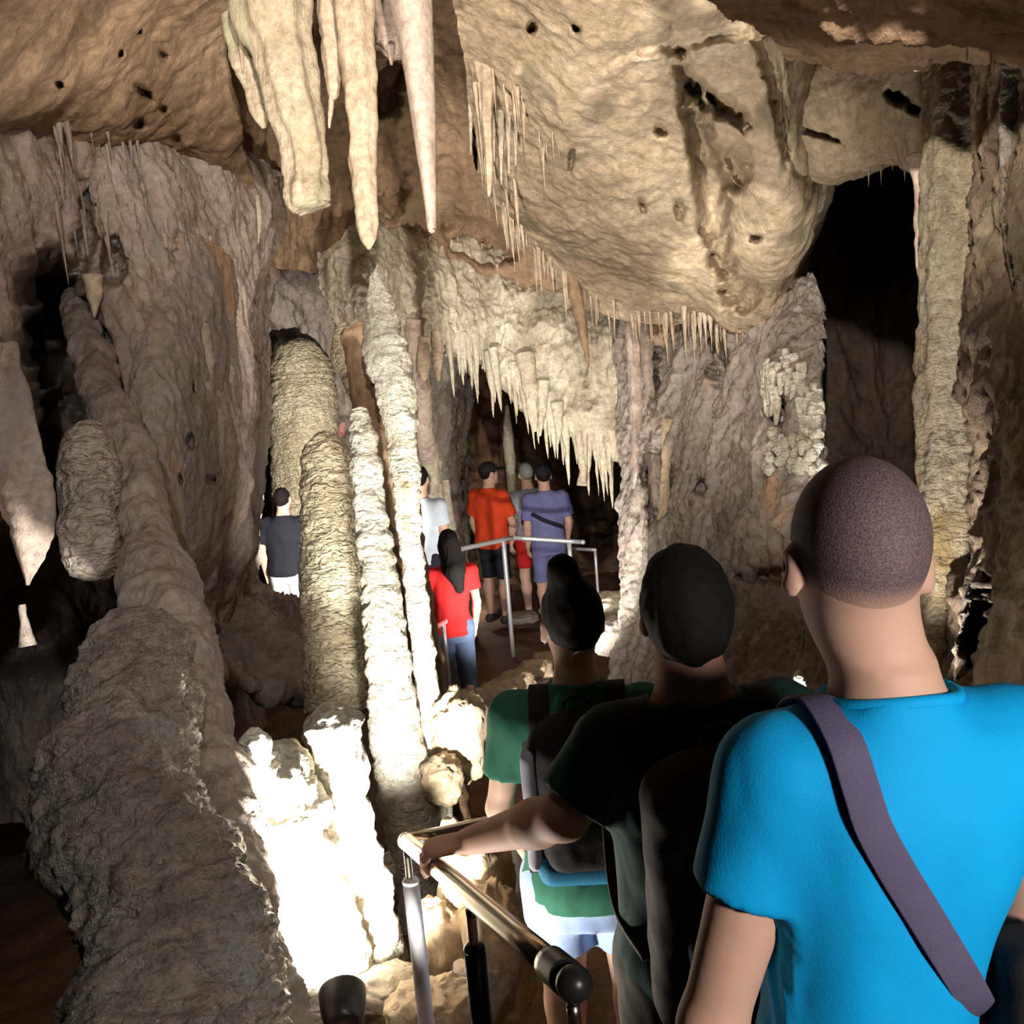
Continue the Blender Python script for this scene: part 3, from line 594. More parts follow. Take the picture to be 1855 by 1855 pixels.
drip(C, [(650, 745, 4.8), (660, 800, 4.75), (668, 900, 4.7), (682, 1000, 4.65), (694, 1100, 4.6), (704, 1200, 4.55), (716, 1320, 4.5), (736, 1440, 4.45), (752, 1560, 4.4), (765, 1720, 4.3)],
     [12, 20, 23, 26, 30, 34, 40, 44, 38, 34], M_WHITE, 'tall white column glowing brighter towards its foot', C, noise=KN, knobs=.12, seg=40)
drip(G, [(548, 622, 12.2), (545, 650, 12.1), (548, 700, 12.1), (552, 780, 12.0), (556, 900, 12.0), (560, 1050, 11.9), (564, 1240, 11.9)], [12, 44, 56, 58, 58, 60, 64], M_SCAL, 'round-topped scalloped stalagmite, the farther of two', G, noise=((4, .035, 1.2, True, 4), (10, .02, 1.6, True, 3)), knobs=.05, seg=60, nring=160)
drip(G, [(588, 790, 6.2), (590, 815, 6.15), (594, 880, 6.1), (596, 980, 6.0), (600, 1080, 5.9), (606, 1180, 5.8), (610, 1290, 5.7)], [10, 34, 44, 44, 50, 50, 50], M_SCAL, 'scalloped stalagmite in front of the round-topped one', G, noise=((6, .025, 1.2, True, 4), (16, .012, 1.6, True, 3)), knobs=.05, seg=56, nring=160)
drip(G, [(462, 1318, 3.08), (462, 1340, 3.08), (466, 1372, 3.1), (488, 1402, 3.14), (500, 1450, 3.18), (510, 1520, 3.2), (535, 1620, 3.22), (565, 1720, 3.24), (590, 1850, 3.25), (600, 1950, 3.25)],
     [8, 26, 30, 56, 74, 82, 86, 88, 92, 96], M_WHITE, 'broad white overlit stalagmite with a knob on top', G, noise=((7, .035, .9, True, 4), (22, .014, 1.0, True, 3)), knobs=.10, seg=56, nring=140)
drip(G, [(594, 1272, 3.3), (600, 1300, 3.3), (606, 1360, 3.32), (610, 1450, 3.36), (622, 1550, 3.4), (640, 1650, 3.42), (655, 1750, 3.42), (665, 1880, 3.4)],
     [10, 34, 42, 44, 54, 62, 68, 70], M_WHITE, 'narrow white overlit stalagmite beside the broad one', G, noise=((7, .03, .9, True, 4), (22, .014, 1.0, True, 3)), knobs=.12, seg=50, nring=140)
drip(G, [(700, 1545, 3.9), (705, 1570, 3.9), (708, 1600, 3.9), (710, 1625, 3.9)], [6, 11, 10, 3], M_WHITE, 'small pale nub on the shadow-brown column', G, seg=14)
drip(G, [(384, 1170, 5.4), (388, 1195, 5.35), (400, 1215, 5.3), (412, 1232, 5.3)], [5, 14, 13, 4], M_WHITE, 'small brightly lit white lump on the left ledge', G, seg=16)
drip(G, [(622, 766, 6.3), (619, 780, 6.3), (616, 792, 6.3)], [4, 9, 5], plain('pink_mineral', (0.62, 0.30, 0.27), .6), 'small pink knob on the dark wall', 'rock', seg=12)
# strands at the left jamb of the arch
for pts, rad, lab, mt in [([(620, 585, 6.6), (622, 640, 6.6), (635, 690, 6.5), (648, 720, 6.5), (640, 742, 6.5)], [12, 20, 14, 11, 3], 'knobbly grey stalactite left of the tall columns', M_SCAL),
                      ([(752, 575, 8.1), (745, 650, 8.2), (752, 700, 8.4), (760, 760, 8.6), (772, 820, 9.0)], [20, 14, 26, 22, 18], 'pale lumpy strand on the jamb of the arch', M_PALE),
                      ([(768, 800, 9.2), (776, 860, 9.4), (780, 920, 9.6), (790, 980, 9.7)], [22, 20, 14, 18], 'bright drapery below the lumpy strand', M_CREAM),
                      ([(790, 830, 9.7), (796, 900, 9.7), (800, 975, 9.7)], [9, 7, 12], 'thin bright pillar at the left jamb of the arch', M_CREAM),
                      ([(806, 870, 9.8), (812, 930, 9.8), (822, 1000, 9.8)], [7, 8, 14], 'thinnest pillar leaning at the jamb of the arch', M_CREAM),
                      ([(768, 610, 7.8), (766, 660, 7.8), (768, 690, 7.8)], [9, 11, 3], 'teardrop stalactite at the left jamb of the arch', M_STAL),
                      ([(790, 600, 8.0), (792, 650, 8.0), (794, 690, 8.0)], [9, 8, 2], 'second teardrop stalactite at the left jamb of the arch', M_STAL)]:
    drip('stalactite' if 'stalactite' in lab else 'column', pts, rad, mt, lab, 'stalactite' if 'stalactite' in lab else 'column', seg=18, noise=((14, .012, .7, True, 3),), knobs=.2)
drip(C, [(918, 735, 11.8), (921, 800, 11.8), (926, 860, 11.8), (929, 960, 11.8)], [3, 10, 9, 8], M_CREAM, 'lone bright pillar standing behind the tourists', C, seg=16)
# columns right of the arch
drip(C, [(1140, 500, 7.9), (1146, 600, 7.9), (1152, 720, 7.9), (1156, 850, 7.8), (1160, 960, 7.8), (1162, 1080, 7.7), (1158, 1220, 7.6)], [13, 14, 12, 12, 18, 26, 28], M_PALE, 'tall slender grey column at the right jamb of the arch', C, seg=22, flute=(4, .1))
drip(C, [(1168, 520, 7.8), (1172, 640, 7.8), (1180, 760, 7.8), (1190, 900, 7.7), (1196, 1000, 7.6), (1200, 1140, 7.5)], [12, 10, 9, 14, 14, 16], M_PINK, 'reddish column close right of the tall slender one', C, seg=18, flute=(4, .12))
drip(C, [(1212, 760, 7.4), (1206, 860, 7.4), (1204, 960, 7.3), (1210, 1060, 7.2)], [14, 8, 14, 16], M_TAN, 'tan hourglass column beside the dark slot of the right wall', C, seg=18)
# right-hand column
drip(C, [(1748, 40, 3.75), (1744, 130, 3.7), (1734, 250, 3.65), (1732, 400, 3.6), (1728, 560, 3.6), (1722, 700, 3.6), (1720, 850, 3.6), (1720, 1000, 3.55), (1720, 1150, 3.5), (1726, 1300, 3.4)], [52, 50, 48, 48, 46, 44, 42, 38, 46, 60], M_RCOL,
     'tall fluted cream column rising behind the man in blue', C, flute=(5, .12), seg=72, nring=260, noise=((5, .02, .3, True, 3), (12, .014, .8, True, 4), (34, .006, 1.2, True, 2)), knobs=.06)
drip('drapery', [(1790, 60, 3.6), (1784, 150, 3.55), (1786, 280, 3.5), (1788, 400, 3.5), (1776, 470, 3.5), (1752, 500, 3.5)], [22, 24, 24, 24, 20, 8], M_TAN, 'flat tan drapery fused to the right of the cream column', 'drapery', flute=(3, .12), flat=(1, .6), seg=28)
drip('drapery', [(1835, 120, 3.1), (1835, 250, 3.1), (1838, 400, 3.05), (1845, 520, 3.0)], [22, 26, 24, 14], M_WET, 'wet grey-green drapery at the right edge', 'drapery', flute=(4, .12), flat=(1, .6), seg=26)

# cluster of bright coral-like spar on the right wall
cl = empty('spar_cluster', W(1445, 860, 5.3)); tag(cl, 'cluster of bright white spar drips on the right wall', 'rock')
bpy.context.view_layer.update()
for k in range(110):
    px = random.uniform(1384, 1508); lo = px > 1455; py = random.uniform(690, 800) if lo else random.uniform(630, 790)
    if abs(px - 1432) < 14 and 690 < py < 780: continue
    d = hit(WALL_R, px, py); ln = random.uniform(25, 75)
    if d is None or d > 6.4: continue
    d -= .04
    drip('spar', [(px, py, d), (px + 1, py + ln * .5, d), (px + random.uniform(-3, 3), py + ln, d)], [random.uniform(6, 10), random.uniform(5, 9), random.uniform(1.5, 4)], M_WHITE, parent=cl, seg=9, nring=12)
for k in range(44):
    px = random.uniform(1385, 1500); py = random.uniform(785, 850); d = hit(WALL_R, px, py)
    if d is None or d > 6.4: continue
    d -= .03
    drip('spar', [(px, py - 12, d), (px, py, d), (px, py + 12, d)], [4, random.uniform(8, 13), 4], M_WHITE, parent=cl, seg=9, nring=10)
drip(G, [(1447, 1215, 4.3), (1447, 1235, 4.3), (1448, 1265, 4.3), (1447, 1305, 4.3)], [5, 13, 13, 11], M_WHITE, 'small brilliantly lit stone beside the man in blue', 'rock', seg=16)
for x, y in [(1365, 960), (1400, 985), (1425, 1040), (1350, 1030)]:
    dw = hit(WALL_R, x, y, 5.6)
    drip('wall_nodule', [(x, y - 26, dw + .03), (x + 6, y, dw - .02), (x + 10, y + 26, dw + .02)], [8, 17, 9], M_GREY, {1365: 'upper pale nodule on the right wall', 1400: 'nodule near the man\'s ear on the right wall', 1425: 'nodule nearest the man\'s neck on the right wall', 1350: 'lowest left nodule on the right wall'}[x], 'rock', seg=14, knobs=.3)

# ------------------------------------------------------------------ left foreground
drip('flowstone_rib', [(128, 530, 4.95), (146, 590, 4.68), (190, 700, 4.36), (234, 830, 4.02), (270, 970, 3.75), (296, 1080, 3.5), (318, 1180, 3.3), (352, 1300, 3.1), (385, 1430, 2.95), (415, 1570, 2.8), (455, 1720, 2.65), (500, 1900, 2.5)],
     [6, 18, 28, 30, 36, 48, 44, 42, 48, 54, 60, 64], M_RIB, 'long leaning grey rib of flowstone on the left', 'rock', flute=(4, .07), seg=72, nring=300, noise=((2.2, .06, .5, False, 3), (6, .040, .45, True, 4), (18, .014, .8, True, 3)), knobs=.10)
drip('flowstone_mound', [(215, 1165, 3.3), (222, 1200, 3.15), (232, 1290, 2.9), (250, 1430, 2.7), (270, 1600, 2.5), (300, 1780, 2.35), (330, 2000, 2.2)], [20, 70, 105, 130, 150, 175, 215], M_WET, 'big wet rippled flowstone mound in the lower left', 'rock',
     seg=110, nring=220, noise=((2.2, .13, .7, False, 3), (7, .034, 1.2, True, 4), (24, .014, 1.6, True, 3)), knobs=.05)
drip('flowstone_bulb', [(158, 772, 4.0), (160, 800, 3.95), (163, 860, 3.85), (165, 930, 3.8), (168, 1000, 3.75), (166, 1040, 3.75), (165, 1052, 3.75)], [12, 36, 48, 52, 46, 30, 12], M_GSCAL, 'hanging scalloped grey bulb of flowstone on the left wall', 'rock', seg=48, noise=((7, .025, 1.3, True, 4),), knobs=.08)
drip('drapery', [(-10, 640, 3.9), (15, 740, 3.8), (35, 850, 3.75), (55, 930, 3.7), (58, 990, 3.7), (52, 1040, 3.7), (50, 1060, 3.7)], [40, 42, 46, 46, 30, 10, 3], M_PINK, 'pale pointed drapery hanging at the left edge', 'drapery', flute=(4, .14), seg=40, flat=(1, .7))
drip(S, [(40, 1095, 3.8), (44, 1130, 3.8), (50, 1170, 3.8)], [6, 8, 16], M_GREY, 'dim little stub under the pale drapery', S, seg=12)
drip(S, [(376, 1205, 4.4), (382, 1240, 4.4), (384, 1275, 4.4)], [14, 10, 2], M_GREY, 'small grey drip right of the leaning rib', S, seg=14)
# ledge in front of the distant man at left
sheet('wall_left_ledge', rows(
    [(318, 1010, 7.6), (380, 1030, 7.8), (440, 1050, 7.8), (500, 1090, 7.8), (560, 1110, 7.6)],
    [(318, 1090, 6.8), (380, 1100, 6.9), (440, 1110, 6.9), (500, 1140, 7.0), (570, 1160, 7.0)],
    [(325, 1170, 6.1), (380, 1180, 6.1), (440, 1195, 6.2), (500, 1205, 6.4), (580, 1210, 6.6)],
    [(330, 1210, 5.9), (380, 1225, 5.9), (440, 1240, 6.0), (500, 1250, 6.2), (585, 1240, 6.5)],
    [(330, 1190, 6.6), (380, 1200, 6.6), (440, 1210, 6.7), (500, 1215, 6.9), (585, 1215, 7.1)]), 90, 110, M_GREY, ((0.8, .10, .6, False, 3), (3.5, .09, .8, True, 4), (14, .02, 1, True, 3)), back=.6)

# ------------------------------------------------------------------ boulders and edging stones
def boulder(pt, size, mat, label, name='boulder', rot=0.0, seed=None, parent=None):
    global _ds
    _ds += 1; s = seed or _ds
    nu, nv = 48, 32
    th = np.linspace(0, 2 * np.pi, nu, endpoint=False); ph = np.linspace(0, np.pi, nv)
    D = np.stack([np.cos(th)[None] * np.sin(ph)[:, None], np.sin(th)[None] * np.sin(ph)[:, None], np.cos(ph)[:, None] + 0 * th[None]], -1)
    D = np.sign(D) * np.abs(D) ** 0.75
    w = 1 + 0.42 * fbm(D * 1.1 + s * 5.1, 3) + 0.20 * fbm(D * 2.6 + s, 4, .55, True)
    V = D * w[..., None] * np.array(size) * 0.5
    V = V.reshape(-1, 3); c, q = math.cos(rot), math.sin(rot)
    V = np.stack([V[:, 0] * c - V[:, 1] * q, V[:, 0] * q + V[:, 1] * c, V[:, 2]], 1) + np.array(pt)
    o = place(name, V, grid_faces(nv, nu, True), mat); tag(o, label, 'rock'); return o
for (px, py, d, s, mt, lab) in [
    (838, 1330, 4.6, (.22, .25, .34), M_TAN, 'tall tan boulder right of the bright columns'),
    (800, 1410, 4.4, (.16, .2, .16), M_TAN, 'small tan boulder low beside the columns'),
    (815, 1720, 3.3, (.20, .2, .30), M_TAN, 'blocky tan rock between the two handrail posts'),
    (862, 1600, 3.4, (.22, .24, .34), M_TAN, 'smooth tan rock under the nearer handrail'),
    (905, 1720, 3.2, (.18, .2, .36), M_TAN, 'tall slim rock left of the bright bare legs'),
    (872, 1790, 3.1, (.16, .16, .14), M_GREY, 'rounded stone at the foot of the handrail'),
    (790, 1830, 3.0, (.22, .2, .14), M_TAN, 'flat stone at the bottom behind the silver post'),
    (1115, 1098, 8.2, (.42, .3, .20), M_CREAM, 'pale boulder at the end of the far railing'),
    (1120, 1150, 7.8, (.35, .3, .25), M_GREY, 'grey boulder below the pale one at the path edge'),
    (946, 1118, 10.2, (.26, .3, .08), M_GREY, 'low pale stone lying on the path by the tourists'),
    (712, 1790, 3.1, (.18, .18, .10), M_CREAM, 'mossy pale stone at the foot of the white stalagmites')]:
    boulder(W(px, py, d), s, mt, lab, rot=random.uniform(-.5, .5))
# stone parapet along the path
par = empty('parapet', W(925, 1262, 5.0)); tag(par, 'low rough stone parapet along the path edge', 'wall')
bpy.context.view_layer.update()
for (px, py, d, s) in [(876, 1268, 4.9, (.14, .16, .09)), (905, 1252, 5.1, (.17, .16, .08)), (940, 1232, 5.3, (.17, .16, .08)), (972, 1212, 5.5, (.16, .16, .08)), (1000, 1196, 5.7, (.16, .16, .08)),
                       (890, 1290, 4.9, (.16, .15, .06)), (925, 1275, 5.1, (.16, .15, .06)), (960, 1255, 5.3, (.16, .15, .06)), (992, 1236, 5.5, (.16, .15, .06)), (860, 1300, 4.8, (.12, .15, .12))]:
    o = boulder(W(px, py, d), s, M_TAN, None, 'stone', rot=random.uniform(-.2, .6))
    del o['category']; m = o.matrix_basis.copy(); o.parent = par; o.location = m.translation - par.location

# ------------------------------------------------------------------ figures: smooth distance fields turned into one continuous surface
class Field:
    def __init__(s, lo, hi, h):
        s.h = h; s.lo = np.array(lo, np.float32) - 3 * h
        n = np.ceil((np.array(hi) + 3 * h - s.lo) / h).astype(int) + 1
        s.ax = [(s.lo[i] + h * np.arange(n[i])).astype(np.float32) for i in range(3)]
        s.a = np.full(n, 0.3, np.float32)
    def sl(s, lo, hi, m):
        out = []
        for i in range(3):
            a = int(np.clip((lo[i] - m - s.lo[i]) / s.h, 0, len(s.ax[i]) - 1)); b = int(np.clip((hi[i] + m - s.lo[i]) / s.h + 2, 1, len(s.ax[i])))
            out.append(slice(a, max(b, a + 1)))
        return tuple(out)
    def xyz(s, q):
        return s.ax[0][q[0]][:, None, None], s.ax[1][q[1]][None, :, None], s.ax[2][q[2]][None, None, :]
    def put(s, q, d, k, op='u'):
        b = s.a[q]
        if op == 'u':
            if k > 0:
                hh = np.maximum(k - np.abs(b - d), 0) / k; s.a[q] = np.minimum(b, d) - hh * hh * k * 0.25
            else: s.a[q] = np.minimum(b, d)
        else:
            d = -d
            if k > 0:
                hh = np.maximum(k - np.abs(b - d), 0) / k; s.a[q] = np.maximum(b, d) + hh * hh * k * 0.25
            else: s.a[q] = np.maximum(b, d)
    def cone(s, p0, p1, r0, r1, k=0.03, op='u', flat=None, end=None, start=None):
        p0 = np.array(p0, np.float32); p1 = np.array(p1, np.float32); m = max(r0, r1) + k + 2 * s.h
        q = s.sl(np.minimum(p0, p1), np.maximum(p0, p1), m); x, y, z = s.xyz(q)
        ba = p1 - p0; L2 = float(ba @ ba) + 1e-9
        dx, dy, dz = x - p0[0], y - p0[1], z - p0[2]
        t0 = (dx * ba[0] + dy * ba[1] + dz * ba[2]) / L2; t = np.clip(t0, 0, 1)
        ex, ey, ez = dx - t * ba[0], dy - t * ba[1], dz - t * ba[2]
        if flat is not None:
            u, f = np.array(flat[0], float), flat[1]; u = u / np.linalg.norm(u)
            w = (ex * u[0] + ey * u[1] + ez * u[2]) * (f - 1); ex, ey, ez = ex + w * u[0], ey + w * u[1], ez + w * u[2]
        d = np.sqrt(ex * ex + ey * ey + ez * ez) - (r0 + t * (r1 - r0))
        if end is not None: d = np.maximum(d, (t0 - end) * math.sqrt(L2))
        if start is not None: d = np.maximum(d, (start - t0) * math.sqrt(L2))
        s.put(q, d, k, op)
    def ell(s, c, r, k=0.03, op='u', rot=None):
        c = np.array(c, np.float32); m = max(r)
        q = s.sl(c - m, c + m, k + 2 * s.h); x, y, z = s.xyz(q); x, y, z = x - c[0], y - c[1], z - c[2]
        if rot is not None:
            Mr = np.array(rot).T
            x, y, z = (Mr[0, 0] * x + Mr[0, 1] * y + Mr[0, 2] * z), (Mr[1, 0] * x + Mr[1, 1] * y + Mr[1, 2] * z), (Mr[2, 0] * x + Mr[2, 1] * y + Mr[2, 2] * z)
        k0 = np.sqrt((x / r[0])**2 + (y / r[1])**2 + (z / r[2])**2); k1 = np.sqrt((x / r[0]**2)**2 + (y / r[1]**2)**2 + (z / r[2]**2)**2) + 1e-6
        s.put(q, k0 * (k0 - 1) / k1, k, op)
    def box(s, c, hs, rad=0.02, k=0.0, op='u', rot=None):
        c = np.array(c, np.float32); m = float(np.linalg.norm(hs))
        q = s.sl(c - m, c + m, k + 2 * s.h); x, y, z = s.xyz(q); x, y, z = x - c[0], y - c[1], z - c[2]
        if rot is not None:
            Mr = np.array(rot).T
            x, y, z = (Mr[0, 0] * x + Mr[0, 1] * y + Mr[0, 2] * z), (Mr[1, 0] * x + Mr[1, 1] * y + Mr[1, 2] * z), (Mr[2, 0] * x + Mr[2, 1] * y + Mr[2, 2] * z)
        a, b, e = np.abs(x) - hs[0] + rad, np.abs(y) - hs[1] + rad, np.abs(z) - hs[2] + rad
        d = np.sqrt(np.maximum(a, 0)**2 + np.maximum(b, 0)**2 + np.maximum(e, 0)**2) + np.minimum(np.maximum(a, np.maximum(b, e)), 0) - rad
        s.put(q, d, k, op)
    def loft(s, sec, k=0.03, grow=0.0, zlo=None, zhi=None, pw=2.3):
        S_ = np.array(sec, float); zz = S_[:, 0]
        q = s.sl([S_[:, 1].min() - .35, S_[:, 2].min() - .3, zz.min()], [S_[:, 1].max() + .35, S_[:, 2].max() + .3, zz.max()], 0.05); x, y, z = s.xyz(q)
        zf = z.ravel(); zi = np.linspace(zz[0], zz[-1], 200); Wc = _cr(np.interp(zi, zz, np.arange(len(zz))), len(zz)) @ S_
        f = lambda j: np.interp(zf, zi, Wc[:, j])[None, None, :]
        cx, cy, rx, ry = f(1), f(2), f(3) + grow, f(4) + grow
        d = ((np.abs((x - cx) / rx)**pw + np.abs((y - cy) / ry)**pw)**(1 / pw) - 1) * np.minimum(rx, ry)
        d = np.maximum(d, np.maximum((zlo if zlo is not None else zz[0]) - z, z - (zhi if zhi is not None else zz[-1])))
        s.put(q, d.astype(np.float32), k)
    def cut_plane(s, p, n, k=0.0):
        """remove what lies on the side of n"""
        n = np.array(n, float); n /= np.linalg.norm(n)
        x, y, z = s.ax[0][:, None, None], s.ax[1][None, :, None], s.ax[2][None, None, :]
        s.a = np.maximum(s.a, ((x - p[0]) * n[0] + (y - p[1]) * n[1] + (z - p[2]) * n[2]).astype(np.float32))
    def folds(s, amp, f, seed, stretch=(1, 1, 1)):
        idx = np.argwhere(np.abs(s.a) < 4 * s.h + 2 * amp)
        p = np.stack([s.ax[i][idx[:, i]] for i in range(3)], 1)
        w = fbm(p * f * np.array(stretch) + seed, 2, .5, True)
        s.a[tuple(idx.T)] += (amp * w).astype(np.float32)
    def mesh(s, smooth=1):
        a = s.a; a[0] = a[-1] = .3; a[:, 0] = a[:, -1] = .3; a[:, :, 0] = a[:, :, -1] = .3
        ins = a < 0; cnt = np.zeros(np.array(a.shape) - 1, np.int8)
        n0, n1, n2 = cnt.shape
        for i in (0, 1):
            for j in (0, 1):
                for k in (0, 1): cnt += ins[i:n0 + i, j:n1 + j, k:n2 + k]
        cells = np.argwhere((cnt > 0) & (cnt < 8)); idm = np.full(cnt.shape, -1, np.int32); idm[tuple(cells.T)] = np.arange(len(cells))
        acc = np.zeros((len(cells), 3), np.float32); num = np.zeros(len(cells), np.float32)
        cor = [(i, j, k) for i in (0, 1) for j in (0, 1) for k in (0, 1)]
        for A in cor:
            for ax in range(3):
                if A[ax]: continue
                B = list(A); B[ax] = 1
                va = a[cells[:, 0] + A[0], cells[:, 1] + A[1], cells[:, 2] + A[2]]; vb = a[cells[:, 0] + B[0], cells[:, 1] + B[1], cells[:, 2] + B[2]]
                x = (va < 0) != (vb < 0); t = va / (va - vb + 1e-12)
                P = np.tile(np.array(A, np.float32), (len(cells), 1)); P[:, ax] = t
                acc[x] += P[x]; num[x] += 1
        V = (cells + acc / num[:, None]) * s.h + s.lo
        Fs = []
        for ax in range(3):
            sa = [slice(None)] * 3; sb = [slice(None)] * 3; sa[ax] = slice(0, -1); sb[ax] = slice(1, None)
            A, B = ins[tuple(sa)], ins[tuple(sb)]; e = np.argwhere(A != B)
            o1, o2 = [(1, 2), (2, 0), (0, 1)][ax]
            e = e[(e[:, o1] > 0) & (e[:, o2] > 0)]
            def cid(d1, d2):
                c = e.copy(); c[:, o1] -= d1; c[:, o2] -= d2; return idm[tuple(c.T)]
            Qd = np.stack([cid(1, 1), cid(0, 1), cid(0, 0), cid(1, 0)], 1)
            fl = A[tuple(e.T)]; Qd[~fl] = Qd[~fl][:, ::-1]
            Fs.append(Qd)
        F = np.concatenate(Fs); F = F[(F >= 0).all(1)]
        for _ in range(smooth):
            E = np.concatenate([F[:, [0, 1]], F[:, [1, 2]], F[:, [2, 3]], F[:, [3, 0]]]); sm = np.zeros_like(V); ct = np.zeros(len(V))
            np.add.at(sm, E[:, 0], V[E[:, 1]]); np.add.at(ct, E[:, 0], 1); np.add.at(sm, E[:, 1], V[E[:, 0]]); np.add.at(ct, E[:, 1], 1)
            V = 0.5 * V + 0.5 * sm / np.maximum(ct, 1)[:, None]
        return V, F

def unit(v): v = np.array(v, float); return v / (np.linalg.norm(v) + 1e-9)
TORSO_M = [(0.84, 0, 0, .150, .100), (.93, 0, -.005, .168, .118), (1.04, 0, 0, .152, .105), (1.16, 0, 0, .158, .106), (1.28, 0, -.004, .176, .114), (1.36, 0, -.010, .176, .106), (1.42, 0, -.012, .135, .085), (1.47, 0, -.012, .075, .066), (1.51, 0, -.006, .050, .056)]
TORSO_F = [(0.84, 0, 0, .160, .105), (.93, 0, -.008, .172, .122), (1.04, 0, 0, .138, .098), (1.16, 0, .002, .136, .098), (1.28, 0, 0, .150, .112), (1.36, 0, -.008, .152, .098), (1.42, 0, -.012, .118, .078), (1.47, 0, -.012, .066, .060), (1.51, 0, -.006, .045, .050)]
JOINTS = dict(head=(0, .02, 1.635), neck=(0, -.012, 1.45), shL=(-.175, -.012, 1.395), elL=(-.215, -.03, 1.12), wrL=(-.215, .07, .88), shR=(.175, -.012, 1.395), elR=(.215, -.03, 1.12), wrR=(.215, .07, .88),
              hipL=(-.088, 0, .91), knL=(-.10, .03, .50), anL=(-.10, -.01, .085), hipR=(.088, 0, .91), knR=(.10, .03, .50), anR=(.10, -.01, .085))

